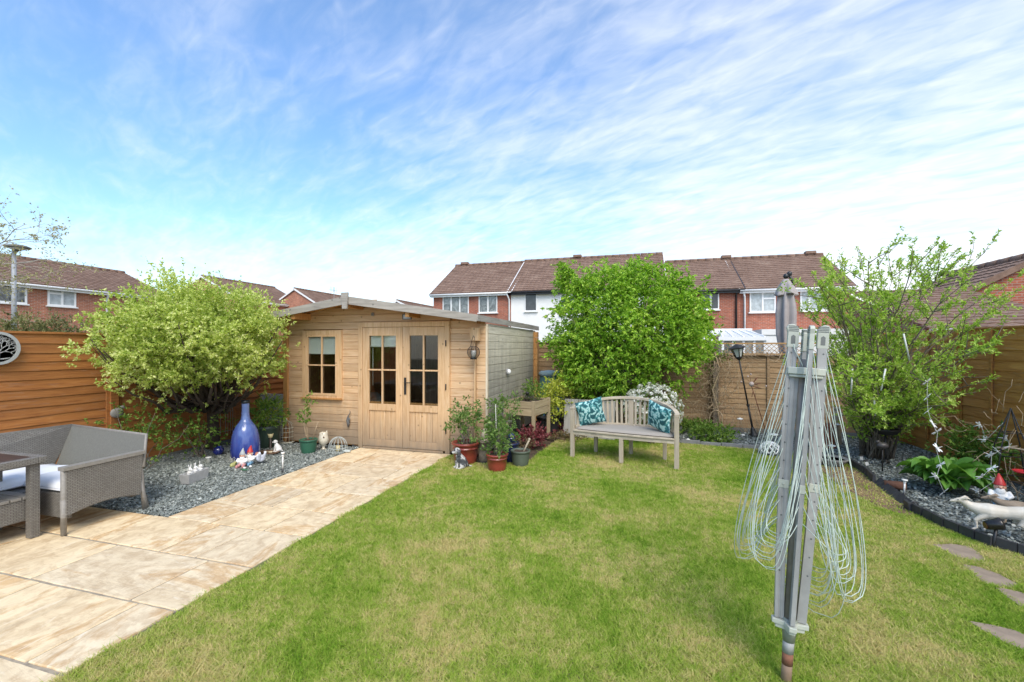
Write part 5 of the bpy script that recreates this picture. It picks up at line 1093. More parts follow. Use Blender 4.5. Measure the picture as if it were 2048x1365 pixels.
# pots
def pot(name,label,loc,r,h,m,rim=True,fill=None,taper=.78,band=False,group=None):
    t=thing(name,label,'plant pot',loc,0,group); g=MB(); pr=[(r*taper*.98,0),(r*taper,.005),(r*(taper+.12),h*.35),(r*.95,h*.82),(r*.96,h*.86)]
    pr+= [(r*1.04,h*.87),(r*1.06,h*.985),(r*1.03,h),(r*.93,h),(r*.90,h*.86)] if rim else [(r,h),(r*.93,h),(r*.9,h*.86)]
    if band: pr=pr[:3]+[(r*.93,h*.70),(r*.965,h*.71),(r*.965,h*.74),(r*.935,h*.75)]+pr[3:]
    g.lathe(pr,32); g.build('pot',m,t); g=MB()
    rr=r*.92; g.grid(lambda u,v:Vector((rr*v*math.cos(u*2*math.pi),rr*v*math.sin(u*2*math.pi),h*.88+.012*math.sin(u*31+v*9)*v+.01*(1-v))),24,5); g.build('compost',fill or SOIL,t); return t
TG=plain('green_plastic',(.035,.125,.075),.4,.1,12,bmp=.05); TR=plain('red_glaze',(.25,.045,.030),.3,.25,9,bmp=.05,coat=.5)
pot('plant_pot','green plastic pot on the slate by the summerhouse wall holding a thin rose',G(617,905),.125,.20,TG)
P0=G(617,905); t=thing('rose_plant','thin leggy rose growing from the green pot','plant',P0+Vector((0,0,.17))); g=MB(); SP=[]
for q in range(4):
    e=Vector((random.gauss(0,.07),random.gauss(0,.05),random.uniform(.4,.78))); pts=bend((0,0,0),e,.05,5,.07); g.tube(pts,[.006,.005,.004,.003,.003,.002],5); SP+=pts[3:]
g.tube([(.06,.0,0),(.17,0,.30)],.006,6); g.build('stems',TWIG,t)
SPn=np.array([tuple(v+P0+Vector((0,0,.17))) for v in SP]*2); LP,LD,LN=sprig_leaves(SPn,rdir(len(SPn),.3),6,.09); leaves('leaves',LP,LD,LN,.05,.028,LMD,t)
p=G(600,888)
# owl jug
p=G(647,899); t=thing('owl_jug','cream owl shaped jug on a small foot beside the green pot','jug',p); g=MB(); g.lathe([(.035,0),(.045,.005),(.02,.02),(.018,.05),(.04,.07),(.068,.10),(.078,.15),(.070,.20),(.060,.235),(.062,.26),(.052,.262),(.050,.235)],24); 
for s_2 in(-1,1): g.tube([(.02,s_2*.045,.25),(.02,s_2*.055,.285)],[.016,.003],8)
g.build('body',plain('cream_ceramic',(.66,.60,.48),.35,.08,14,bmp=0,coat=.3),t); g=MB()
for s_2 in(-1,1): g.ell((.062*math.cos(R(-60))+s_2*.02,-.058,.20),(.014,.008,.014),10)
g.build('eyes',plain('brown_clay',(.17,.10,.06)),t)
p=G(713,891); t=thing('solar_lamp','dark grey rectangular solar lamp lying by the summerhouse door','light',p,R(20)); g=MB(); M=ry(0)@rx(R(28)); g.box((0,0,.045),(.10,.16,.03),M); g.build('housing',plain('dark_grey_plastic',(.10,.11,.11),.4),t,bevel=.008); g=MB(); g.box((0,-.008,.063),(.07,.11,.006),M); g.build('panel',plain('solar_cell',(.16,.19,.2),.15,.2,20,bmp=0),t)
# big dark pot with an evergreen, and marbled board
PB=PT(537,885,7.15); PB.z=0; PB=G(534,893); pot('plant_pot','large dark green pot behind the blue bottle vase with an evergreen',PB,.20,.34,plain('dark_green_glaze',(.025,.045,.03),.45,.2,12),False)
bush('evergreen_plant','narrow leaved evergreen shrub in the large dark pot behind the bottle vase','plant',(PB.x,PB.y,.29),(.26,.22,.42),130,8,.075,.020,LMD,8,.5,.2)
bush('climbing_plant','thin yellow green climber rising behind the neck of the bottle vase','plant',(PB.x-.22,PB.y+.2,.0),(.16,.14,.86),60,6,.045,.03,LMY,7,.6,.4)
a=PYp(521,787,6.28); b2=PYp(569,868,6.28); m,nt,b=mat('marbled_board'); nt.links.new(ramp(nt,noise(nt,coords(nt,'Object'),6,8,.75,1.2),[(.35,(.30,.32,.34)),(.65,(.58,.60,.62))]),b.inputs['Base Color'])
t=thing('marbled_board','pale grey marbled board leaning behind the dark pot next to the summerhouse','board',(a.x,6.28,0)); g=MB(); g.bx(a.x,b2.x+.06,6.27,6.29,.06,a.z); g.build('panel',m,t,True,bevel=.004); g=MB(); g.bx(a.x+.04,a.x+.1,6.26,6.32,-.02,.06); g.bx(b2.x-.04,b2.x+.02,6.26,6.32,-.02,.06); g.build('foot',BARK,t,True)
# ---- pots right of the summerhouse
PA=G(931,925); pot('plant_pot','large red glazed pot against the summerhouse corner with a leafy rose',PA,.185,.285,TR,band=True)
RG=leafmat('leaf_rose',(.06,.15,.03),(.16,.27,.06),(.34,.44,.15),.4,.45,5)
bush('potted_rose','bushy light green rose in the large red pot by the summerhouse doors','plant',(PA.x,PA.y,.25),(.26,.22,.62),130,7,.05,.026,RG,13,.50,.35,shell=.55)
bush('potted_rose','leafy spray of the tall plant standing between the two red pots','plant',(-1.92,6.0,.0),(.2,.18,.86),90,7,.05,.024,RG,8,.62,.35,shell=.6)
PBb=G(994,940); pot('plant_pot','smaller red pot with patterned rim on the grass in front of the raised planter',PBb,.14,.215,TR,band=True)
bush('potted_rose','light green young rose tied to a cane in the smaller red pot','plant',(PBb.x,PBb.y,.19),(.19,.17,.42),95,7,.05,.028,RG,9,.52,.35,shell=.55)
g=MB(); g.tube([(0,0,.15),(-.02,0,.85)],.004,6); tag(g.build('cane',plain('white_cane',(.6,.58,.5))),'thin pale cane standing in the smaller red pot','cane',loc=(PBb.x,PBb.y,0))
PCc=G(1041,930); pot('plant_pot','grey green pot with bare compost and a stick at the corner of the lawn',PCc,.128,.20,plain('grey_green_plastic',(.095,.115,.085),.6,.12,12)); g=MB(); g.tube([(.03,0,.15),(.07,.01,.24),(.12,.0,.34)],[.014,.012,.014],7); g.ell((.122,0,.35),.018); tag(g.build('stick',plain('driftwood',(.42,.35,.26),.9,.25,16)),'short driftwood stick poking out of the grey green pot','stick',loc=PCc)
NP=G(1022,922); pot('plant_pot','dark navy glazed pot hidden behind the smaller red pot',NP,.115,.26,plain('navy_glaze',(.012,.018,.07),.2,.2,8,bmp=0,coat=.6)); g=MB(); g.ell((0,0,.345),(.055,.055,.05)); g.lathe([(.03,.29),(.06,.30),(.062,.33)],16); tag(g.build('glazed_bowl',plain('navy_glaze',(.012,.018,.07))),'navy glazed bowl perched on the dark navy pot','bowl',loc=NP)
LPn=G(967,924); t=thing('log_post','upright weathered log with flat top beside the summerhouse corner','log',LPn); g=MB(); g.lathe([(.075,0),(.07,.1),(.072,.27),(.085,.275),(.085,.29)],12); g.build('log',BARKG,t); g=MB(); g.lathe([(.072,.0),(.10,.005),(.10,.02),(.073,.02)],16); g.build('dish',BLACKP,t)
t=thing('bird_statue','small weathered stone bird standing on the upright log','statue',LPn+Vector((0,0,.291))); g=MB(); g.tube([(0,0,.02),(0,0,.08),(.005,0,.13)],[.025,.034,.022],10); g.ell((.01,0,.15),(.022,.018,.020)); g.tube([(.028,0,.15),(.05,0,.145)],[.007,.002],6); g.ell((0,0,.006),(.035,.035,.01)); g.build('body',plain('weathered_stone',(.36,.31,.24),.9,.25,20),t,remesh=.005)
TPn=G(1018,905); t=bush('bamboo_plant','tall thin stemmed plant with leafy top beside the raised planter','plant',TPn,(.14,.13,.92),45,7,.06,.02,RG,9,.72,.4,shell=.6)
t=thing('bird_table','little wooden bird table tray on a thin pole among the pots','bird table',G(1012,912)); g=MB(); g.tube([(0,0,0),(0,0,.50)],.008,6); g.build('pole',BARKG,t); g=MB(); g.box((.0,0,.505),(.16,.10,.014)); g.build('tray',WS,t,bevel=.002); g=MB(); g.ell((0,0,.535),(.028,.025,.02)); g.build('seed_cup',plain('brown_clay',(.17,.10,.06)),t)
# raised planter
n0=G(1067,892); f0=G(1097,878); dirv=(f0-n0); ang=math.atan2(dirv.y,dirv.x); Lp=dirv.length; print('planter',n0,f0,Lp)
t_n=n0.dot(Vector((-s_,c_,0))); ztp=H-(803-HY)/F*t_n; zbt=H-(833-HY)/F*t_n
PW=wood('planter_wood',(.40,.32,.20),(.30,.23,.14),(.50,.42,.29),'x',.75,False); PWV=wood('planter_leg_wood',(.40,.32,.20),(.30,.23,.14),(.50,.42,.29),'y',.75,False)
Wd=.50; t=thing('raised_planter','raised wooden planter box on legs against the weathered summerhouse side wall','planter',n0,ang)
xs,ys=(0,Lp),(0,Wd)
for xx in xs:
    for yy in ys: g=MB(); g.box((xx,yy,ztp/2),(.05,.05,ztp)); g.build('leg',PWV,t,bevel=.003)
g=MB(); h2=(ztp-zbt)/2-.01
for q in(0,1):
    z0_=zbt+q*(h2+.006); 
    for yy in(-.008,Wd+.008): g.box((Lp/2,yy,z0_+h2/2),(Lp-.052,.02,h2))
    for xx in(-.008,Lp+.008): g.box((xx,Wd/2,z0_+h2/2),(.02,Wd-.052,h2))
g.build('side_boards',PW,t,bevel=.002); g=MB(); g.box((Lp/2,Wd/2,zbt+.02),(Lp-.04,Wd-.04,.02)); g.box((Lp/2,Wd/2,ztp-.05),(Lp-.03,Wd-.03,.03)); g.build('compost',SOIL,t)
ctrp=n0+rz(ang)@Vector((Lp/2,Wd/2,0)); 
q=n0+rz(ang)@Vector((Lp*.72,Wd*.4,ztp-.04)); bush('herb_plant','small leafy herbs growing in the raised planter','plant',q,(.17,.15,.28),90,7,.05,.018,LMD,10,.5,.5,part='leaves')
q=n0+rz(ang)@Vector((Lp*.3,Wd*.4,ztp-.03)); t=thing('wire_figure','dark wire figure with a cap standing in the raised planter','ornament',q); g=MB()
for k in range(7): a=k*.9; g.tube([(.03*math.cos(a),.03*math.sin(a),0),(.05*math.cos(a),.05*math.sin(a),.05),(.02*math.cos(a),.02*math.sin(a),.11)],.004,5)
g.ell((0,0,.125),(.03,.03,.018)); g.lathe([(.045,.13),(.03,.15),(.003,.16)],12); g.build('body',IRON,t)
for px,py,r,h,lb in((1086,872,.115,.34,'black plastic pot left of its twin behind the raised planter legs'),(1104,868,.125,.36,'black plastic pot behind the right leg of the raised planter')): pot('plant_pot',lb,G(px,py),r,h,BLACKP,taper=.85)
m=plain('blue_plastic',(.06,.19,.34),.4,.15,8); p=G(1107,850); t=thing('folded_paddling_pool','blue plastic panel leaning on the back fence beyond the planter','panel',p,R(-10)); g=MB(); g.add([(-.16,-.25,0),(.20,-.25,0),(.30,-.02,.85),(-.10,-.02,.85)],[(0,1,2,3)]); g.build('sheet',m,t,solid=.025); g=MB(); g.tube([(.20,-.27,0),(.30,-.04,.85)],.012,6); g.build('edge',plain('dark_blue',(.02,.05,.13)),t)
p=G(1086,850); t=thing('water_butt','pale blue lidded water butt behind the raised planter','water butt',Vector((-1.86,9.35,0))); g=MB(); g.lathe([(.17,0),(.2,.4),(.21,.98)],24); g.build('barrel',plain('teal_plastic',(.10,.22,.24),.5,.1,8),t); g=MB(); g.lathe([(.225,.97),(.23,1.03),(.19,1.07),(.05,1.09),(.002,1.09)],24); g.build('lid',plain('pale_blue_plastic',(.33,.46,.52),.45,.08,8),t)
p=G(1140,873); t=thing('garden_screen','weathered pale grey wooden panel leaning behind the left arm of the bench','panel',p,R(-8)); g=MB()
for i_ in range(7): g.bx(-.12+i_*.13,-.12+i_*.13+.124,0,.02,0,.66)
g.bx(-.14,.80,.021,.04,.5,.56); g.bx(-.14,.80,.021,.04,.1,.16); M=rx(R(-6)); g.v=[tuple(M@Vector(v)) for v in g.v]; g.build('boards',wood('silver_boards',(.40,.39,.36),(.30,.29,.27),(.5,.49,.46),'y',.85,False),t,bevel=.002)
# ---- bench
m_bt=wood('teak_silver',(.47,.41,.32),(.37,.31,.235),(.57,.52,.43),'x',.8,False,None,1.); m_btv=wood('teak_silver_upright',(.45,.39,.30),(.35,.29,.22),(.55,.50,.41),'y',.8,False,None,1.)
bc=Vector((-.24,6.31,0)); t=thing('garden_bench','curved banana shaped weathered teak bench on the lawn with grey seat pad','bench',bc,R(-11.7))
HW=.715
def backc(s):   # s -1..1 along the back curve: plan position and top height
    a=s*1.32; x=HW*math.sin(a)/math.sin(1.32)*1.0; y=.05+.50*(math.cos(a)-math.cos(1.32))/(1-math.cos(1.32)); z=.700+.135*(math.cos(a)-math.cos(1.32))/(1-math.cos(1.32))
    return Vector((x,y,z))
g=MB(); S_=np.linspace(-1,1,27)
pts=[backc(s) for s in S_]; pts=[Vector((-HW-.005,-.03,.695))]+pts+[Vector((HW+.005,-.03,.695))]
for a,b2 in zip(pts[:-1],pts[1:]): 
    d=(b2-a).normalized()*.004; g.beam(a-d,b2+d,.062,.036)
g.build('top_rail',m_bt,t,bevel=.004)
for sx in(-1,1):
    g=MB(); g.beam((sx*HW,-.005,0),(sx*HW,-.01,.675),.058,.05,(0,1,0)); g.build('front_leg',m_btv,t,bevel=.005)
g=MB(); g.beam((0,-.035,0),(0,-.035,.335),.055,.05,(0,1,0)); g.build('front_leg',m_btv,t,bevel=.005)
for (x,y) in((-.50,.43),(0,.545),(.50,.43)): g=MB(); g.beam((x,y,0),(x,y,.36),.05,.05,(0,1,0)); g.build('back_leg',m_btv,t,bevel=.004)
def frontc(u): return Vector((u*HW,-.035+.03*u*u,.365))
g=MB()
for i_ in range(16):
    u0,u1=-0.96+1.92*i_/16,-0.96+1.92*(i_+1)/16; a,b2=frontc(u0),frontc(u1); d=(b2-a)*.02
    g.beam(a-d+Vector((0,0,-.012)),b2+d+Vector((0,0,-.012)),.04,.05); g.beam(a-d+Vector((0,-.008,.024)),b2+d+Vector((0,-.008,.024)),.06,.018)
g.build('front_rail',m_bt,t,bevel=.002)
g=MB()    # seat slats following the curve
for r_ in range(6):
    f=(r_+.5)/6
    for i_ in range(14):
        u0,u1=-.97+1.94*i_/14,-.97+1.94*(i_+1)/14
        def sp_(u):
            yb=backc(math.asin(max(-1,min(1,u*math.sin(1.32))))/1.32).y; yf=-.01+.03*u*u; return Vector((u*HW*.97,yf+(yb-yf)*f,.375))
        a,b2=sp_(u0),sp_(u1); g.beam(a,b2,(sp_(u0).y-frontc(u0).y)*.0+.06 if abs(u0)<.8 else .03,.016)
g.build('seat',m_bt,t)
g=MB()
for i_ in range(26):
    a,b2=backc(S_[i_]),backc(S_[i_+1]); a=Vector((a.x*.97,a.y,.425));b2=Vector((b2.x*.97,b2.y,.425)); d=(b2-a)*.02; g.beam(a-d,b2+d,.03,.05)
g.build('back_rail',m_bt,t,bevel=.002)
for i_,s in enumerate(np.linspace(-.93,.93,27)):
    if abs(s)<.04: continue
    p=backc(s); g=MB(); g.beam((p.x*.97,p.y,.45),(p.x,p.y,p.z-.015),.009,.030,(math.cos(s*1.32),-math.sin(s*1.32),0)) 
    # slat faces the sitter
    g.build('slat',m_btv,t)
g=MB(); p=backc(0); g.beam((0,p.y,.40),(0,p.y,p.z-.012),.03,.075,(1,0,0)); g.build('centre_post',m_btv,t,bevel=.003)
# pad
t=thing('seat_pad','grey piped seat pad lying on the curved bench','seat pad',bc,R(-11.7)); g=MB()
def padf(sgn):
    def fn(u,v):
        x=(u-.5)*2*.665; uu=x/HW; yb=backc(math.asin(max(-1,min(1,uu*math.sin(1.32))))/1.32).y-.03; yf=.0+.03*uu*uu; y=yf+(yb-yf)*v; e=min(1,min(u,1-u)*14)**.5*min(1,min(v,1-v)*7)**.5
        return Vector((x,y,.413+sgn*.028*(.3+.7*e)))
    return fn
def closed_pad(g,f1,f2,nu,nv):
    g.grid(f1,nu,nv); n=len(g.v); g.grid(f2,nu,nv); w_=nu+1; ring=[i for i in range(w_)]+[nu+w_*j for j in range(1,nv+1)]+[w_*nv+i for i in range(nu-1,-1,-1)]+[w_*j for j in range(nv-1,0,-1)]
    m_=len(ring); g.f+=[(ring[i],n+ring[i],n+ring[(i+1)%m_],ring[(i+1)%m_]) for i in range(m_)]; g.sm+=[True]*m_
closed_pad(g,padf(1),padf(-1),30,10); g.build('pad',plain('grey_pad',(.33,.30,.265),.9,.05,30),t)
m,nt,b=mat('palm_print'); v=coords(nt,'UV',(1,1,1)); wv=nt.nodes.new('ShaderNodeTexWave'); wv.inputs['Scale'].default_value=3.5; wv.inputs['Distortion'].default_value=14; wv.inputs['Detail'].default_value=3; wv.inputs['Detail Scale'].default_value=2.2; nt.links.new(v,wv.inputs[0])
n_=noise(nt,v,9,2,.45,2.2); col=ramp(nt,mth(nt,'ADD',mth(nt,'MULTIPLY',wv.outputs['Fac'],.35),mth(nt,'MULTIPLY',n_,.8)),[(.42,(.015,.085,.10)),(.54,(.04,.20,.21)),(.63,(.10,.32,.33)),(.72,(.42,.64,.62))])
nt.links.new(col,b.inputs['Base Color']); b.inputs['Roughness'].default_value=.85; PRINT=m
def scatter(label,loc,Mr,sz=.40):
    t=thing('scatter_cushion',label,'cushion',loc,0,'teal leaf print cushions on the bench'); g=MB()
    def f(sgn):
        def fn(u,v):
            x,y=(u-.5)*2,(v-.5)*2; e=max(0,(1-x*x))**.45*max(0,(1-y*y))**.45; k=1-.10*(1-abs(x*y))*max(abs(x),abs(y))**2
            return Mr@Vector((x*sz/2*k,sgn*.075*e,y*sz/2*k))
        return fn
    closed_pad(g,f(1),f(-1),16,16); g.build('cover',PRINT,t)
    return t
Rb=rz(R(-11.7)); 
scatter('teal leaf print cushion leaning at the left end of the bench',bc+Rb@Vector((-.50,.17,.635)),Rb@rz(R(28))@ry(R(-14))@rx(R(14)),.40)
scatter('teal leaf print cushion leaning at the right end of the bench',bc+Rb@Vector((.47,.15,.635)),Rb@rz(R(-32))@ry(R(16))@rx(R(14)),.40)
# ---- black edging along the right border, grey edging at the back
EDM=plain('black_edging',(.040,.040,.045),.55,.25,12,bmp=.2); EDG=plain('grey_edging_stone',(.20,.20,.20),.9,.2,12,bmp=.4)
def along(pts,step):
    out=[];acc=0
    for a,b in zip(pts[:-1],pts[1:]):
        a,b=Vector((*a,0)),Vector((*b,0)); L_=(b-a).length
        while acc<L_: out.append((a.lerp(b,acc/L_),(b-a).normalized())); acc+=step
        acc-=L_
    return out
ge=[(-.25,8.02)]+EDGE[:4]
t=thing('stone_edging','row of low grey edging stones between the lawn and the back border','edging',(1.0,7.85,0))
for p,d in along(ge,.305):
    g=MB(); a=math.atan2(d.y,d.x); M=Matrix.Translation(p+d*.15)@rz(a+random.gauss(0,.03)); g.bx(-.147,.147,-.022,.022,-.05,.055+random.uniform(-.008,.008),M); g.build('stone',EDG,t,True,bevel=.005)
t=thing('lawn_edging','curved line of black plastic log edging around the right border','edging',(2.65,5.6,0))
e2=EDGE[4:]
for k,(p,d) in enumerate(along(e2,.128)):
    tilt=-.9 if 5.35<p.y<6.35 else random.gauss(0,.05); a=math.atan2(d.y,d.x)
    g=MB(); M=Matrix.Translation(p+d*.06+Vector((0,0,-.03)))@rz(a)@rx(tilt*.75); g.bx(-.060,.060,-.014,.014,0,.108,M); g.bx(-.0635,-.0601,-.006,.006,0,.100,M); g.build('segment',EDM,t,True,bevel=.006)
g=MB(); q=EDGE[8]
# stepping stones
ST=plain('stepping_stone',(.29,.225,.165),.9,.22,9,bmp=.6)
lbl=['flat brown stepping stone nearest the black edging, farthest of the four','second stepping stone in the lawn on the right','third stepping stone in the lawn, cut by the right edge of the photo','nearest stepping stone sunk in the grass at the lower right']
for pq,lb in zip(STONES,lbl):
    g=MB(); sx=sum(q[0] for q in pq)/len(pq); sy=sum(q[1] for q in pq)/len(pq); pl=[]; nq=len(pq)
    for k in range(nq):
        a,b_=pq[k],pq[(k+1)%nq]
        for f_ in(0,.33,.67): pl.append((a[0]+(b_[0]-a[0])*f_-sx+random.gauss(0,.004),a[1]+(b_[1]-a[1])*f_-sy+random.gauss(0,.004)))
    ar=sum(pl[i][0]*pl[(i+1)%len(pl)][1]-pl[(i+1)%len(pl)][0]*pl[i][1] for i in range(len(pl)))
    if ar<0: pl=pl[::-1]
    g.prism(pl,.04,lambda u,v,w:Vector((u,v,-.042+w))); o=g.build('stepping_stone',ST,bevel=.008); tag(o,lb,'stepping stone',group='stepping stones in the lawn',loc=(sx,sy,0))
# ---- leaning lamp post
p=G(1508,872); tp=PT(1475,703,(H-0)/((872-HY)/F)+.05); t=thing('garden_lamp_post','leaning black solar lamp post with a glazed lantern head in the back border','lamp post',p); d=tp-p; dn=d.normalized(); Mz=dn.to_track_quat('Z','Y').to_matrix().to_4x4(); Lh=d.length
g=MB(); g.lathe([(.09,0),(.09,.02),(.05,.05),(.035,.12),(.02,.16)],14,M=Mz); g.tube([dn*.1,dn*(Lh*.35)],.018,8); g.tube([dn*(Lh*.35),dn*(Lh*.37)],.026,8); g.tube([dn*(Lh*.37),dn*(Lh*.93)],.014,8); g.build('pole',IRON,t)
g=MB(); z0=Lh*.93; hd=[]
for k in range(6): a=k*math.pi/3; g.tube([Mz@Vector((.055*math.cos(a),.055*math.sin(a),z0)),Mz@Vector((.105*math.cos(a),.105*math.sin(a),z0+.155))],.008,6)
g.lathe([(.02,z0-.05),(.06,z0-.01),(.06,z0+.008),(.01,z0+.01)],6,M=Mz,smooth=False); g.lathe([(.115,z0+.15),(.15,z0+.165),(.14,z0+.18),(.045,z0+.225),(.02,z0+.235),(.001,z0+.24)],6,M=Mz,smooth=False); g.build('lantern_frame',IRON,t)
g=MB(); g.lathe([(.048,z0+.008),(.095,z0+.15)],6,M=Mz,smooth=False); g.build('glass',plain('frosted_pale_glass',(.52,.55,.52),.2,.1,bmp=0),t)
# rusty flower stake
p=G(1533,868); t=thing('flower_stake','rusty metal flower stake with a pearly ball and leaves in front of the back fence','garden ornament',p); tp=PT(1503,772,p.dot(Vector((-s_,c_,0))))-p; RUST=plain('rust',(.16,.06,.035),.85,.3,25); g=MB(); g.tube([Vector((0,0,0)),tp*.5,tp],.007,6); g.tube([tp*.9,tp*.85+Vector((-.03,0,-.08))],.005,5); g.build('stem',RUST,t); g=MB(); g.ell(tp+Vector((0,0,.03)),.045,16); g.build('ball',plain('pearl',(.52,.42,.38),.25,.12,12,bmp=0),t)
g=MB()
for (dx,dz) in((.12,.16),(.17,.05),(.16,-.04),(-.08,.12),(-.04,.20)): g.tube([tp,tp+Vector((dx*.6,0,dz*.8)),tp+Vector((dx,0,dz))],[.003,.012 if dx>0 else .004,.002],6)
g.build('leaf',RUST,t); g=MB()
for (dx,dz) in((-.17,.07),(-.15,.11),(-.06,.17),(-.01,.21),(.24,.0)): g.ell(tp+Vector((dx,0,dz)),.017,8)
g.build('bud',plain('pearl',(.52,.42,.38)),t)
# small white things in the back border
def wb(px,py,z,label,sc=1.):
    p=G(px,py); t=thing('flower_light',label,'light',p,0,'small white flower lights on stalks'); g=MB(); g.tube([(0,0,-.02),(0,0,z)],.003,5); g.build('stalk',IRON,t); g=MB()
    for k in range(6): a=k*math.pi/3; g.ell((.018*sc*math.cos(a),.018*sc*math.sin(a),z+.006),(.017*sc,.017*sc,.009*sc),8)
    g.ell((0,0,z+.012),.013*sc,8); g.build('petals',WCER,t)
wb(1486,878,.06,'small white flower light low in the slate below the lamp post')
wb(1480,870,.28,'white flower light on a stalk left of the lamp post pole',1.5)
wb(1440,885,.05,'small white flower light beside the low perennial')
wb(1376,886,.05,'small white flower light at the left end of the back border')
wb(1548,905,.26,'white flower light on a stalk above the white crystal ball, left of the rotary airer',1.7)
wb(1652,895,.33,'white flower light on a stalk just right of the airer arms',1.3)
wb(1676,893,.34,'white flower light on the farther stalk right of the airer arms',1.1)
wb(1664,912,.14,'low white flower light behind the airer cords',1.5)
p=G(1388,880); g=MB(); g.box((0,0,.035),(.05,.015,.06),rx(.3)); tag(g.build('plant_label',plain('label_grey',(.42,.42,.38)),bevel=.002),'small blank pale plant label among the low green clump','label',loc=p)
# white crystal ball lamp
p=G(1540,908); t=thing('crystal_dome','white openwork dome ornament at the lawn edge left of the rotary airer','ornament',p); g=MB(); r=.145
for k in range(10):
    for sg in(-1,1): g.tube([(r*math.cos(f)*math.cos(k*.628+sg*f*.9),r*math.cos(f)*math.sin(k*.628+sg*f*.9),.03+.15*math.sin(f)) for f in np.linspace(0,1.5,9)],.009,6)
g.build('lattice',WCER,t); g=MB(); g.lathe([(.10,0),(.16,.015),(.165,.035),(.15,.035),(.09,.015)],24); g.build('dish',plain('dark_grey_plastic',(.10,.11,.11)),t)
# chimney pot, stone heron, bird bath
p=G(1655,895); t=thing('chimney_pot','tall terracotta chimney pot behind the right side of the airer','chimney pot',p); g=MB(); g.lathe([(.11,0),(.115,.03),(.095,.05),(.09,.30),(.11,.33),(.115,.37),(.09,.37),(.08,.3)],24); g.build('body',plain('terracotta',(.27,.085,.04),.8,.2,10,bmp=.3),t)
p=G(1672,895); t=thing('stone_statue','slender grey stone statue with a rounded base behind the airer cords','statue',p+Vector((.08,.25,0))); g=MB(); g.tube([(0,0,0),(0,0,.12),(.01,0,.25),(0,0,.38),(.02,0,.5),(.01,0,.56)],[.09,.085,.06,.05,.045,.02],12); g.ell((.03,0,.58),(.06,.035,.03)); g.tube([(.0,0,.45),(.12,0,.50),(.22,0,.47)],[.03,.025,.01],8); g.build('body',plain('weathered_stone',(.36,.31,.24)),t,remesh=.01)
p=G(1665,930); t=thing('bird_bath','low round grey bird bath bowl at the curve of the lawn edging','bird bath',p); g=MB(); g.lathe([(.10,0),(.12,.02),(.17,.07),(.185,.10),(.172,.10),(.12,.06),(.01,.055)],28); g.build('bowl',plain('pewter_stone',(.20,.20,.19),.8,.2,14),t); g=MB(); g.lathe([(.002,.078),(.145,.078)],24); g.build('water',plain('dark_water',(.03,.035,.03),.05,.2,3,bmp=0),t)
t=thing('duck_ornament','tiny cream duck ornament sitting on the rim of the low bird bath','ornament',p+Vector((-.12,.10,.095))); g=MB(); g.ell((0,0,.025),(.035,.022,.024)); g.ell((.028,0,.06),(.017,.015,.016)); g.tube([(.04,0,.058),(.055,0,.055)],[.007,.003],6); g.build('body',plain('cream_ceramic',(.66,.60,.48)),t,remesh=.004)
p=G(1682,932); g=MB(); g.ell((0,0,.02),(.035,.025,.02)); g.tube([(-.03,0,.02),(-.06,0,.04)],.006,5); tag(g.build('blue_trowel_toy',plain('sky_blue_plastic',(.05,.30,.50),.4,bmp=0),remesh=.005),'small bright blue plastic toy beside the bird bath','toy',loc=p)
# iron dish bird table + mushroom ornament
p=G(1762,940); t=thing('iron_bird_table','black iron dish bird feeder with a bird on its rim, under the open shrub','bird feeder',p+Vector((.25,.45,0))); g=MB(); g.tube([(0,0,0),(0,0,.40)],.012,8); g.lathe([(.05,0),(.03,.03),(.012,.05)],12); g.build('pole',IRON,t); g=MB(); g.lathe([(.02,.38),(.12,.40),(.165,.45),(.17,.47),(.155,.47),(.10,.42),(.002,.41)],26); g.build('dish',IRON,t); g=MB(); g.ell((-.16,0,.505),(.035,.022,.022)); g.ell((-.19,0,.53),(.016,.014,.014)); g.build('bird',IRON,t,remesh=.004)
p=G(1765,945); t=thing('mushroom_stake','dark metal bird shaped stake ornament in front of the iron feeder','ornament',p); g=MB(); g.tube([(0,0,0),(0,0,.32)],.008,6); g.build('stake',IRON,t); g=MB(); g.ell((0,0,.34),(.07,.05,.045)); g.ell((-.05,0,.385),(.028,.025,.025)); g.build('body',plain('bronze_dark',(.05,.045,.045),.45,.2),t,remesh=.006)
for px,py,lb in((1722,936,'small dark framed solar lantern nearest the bird bath'),(1740,948,'small tilted solar lantern leaning over by the black edging')):
    p=G(px,py); t=thing('solar_lantern',lb,'light',p,0,'small solar lanterns by the edging'); g=MB(); ln=.0 if px<1730 else .05; g.tube([(0,0,-.02),(-ln*.6,0,.10)],.005,5); g.build('spike',IRON,t); g=MB(); M=Matrix.Translation((-ln*.8,0,.13))@ry(-ln*6); g.box((0,0,0),(.035,.035,.05),M); g.build('lens',plain('clear_lens',(.5,.5,.48)),t); g=MB(); g.box((0,0,.032),(.05,.05,.012),M); g.build('cap',IRON,t,bevel=.003)
p=G(1790,978); g=MB(); g.tube([(-.09,.03,.04),(.09,-.03,.045)],[.042,.046],14,smooth=True); o=g.build('log',plain('log_brown',(.12,.055,.035),.9,.3,14,bmp=.6)); tag(o,'short brown log lying inside the black edging','log',loc=p)
p=G(1812,1008); g=MB(); g.tube([(.035*math.cos(a),0,.055+.035*math.sin(a)) for a in np.linspace(0,6.28,16)[:-1]],.007,6,closed=True); tag(g.build('edging_ring',EDM),'small black ring at the break in the black edging','ring',loc=EDGE[7]+(.0,) if False else (2.56,5.24,.0))
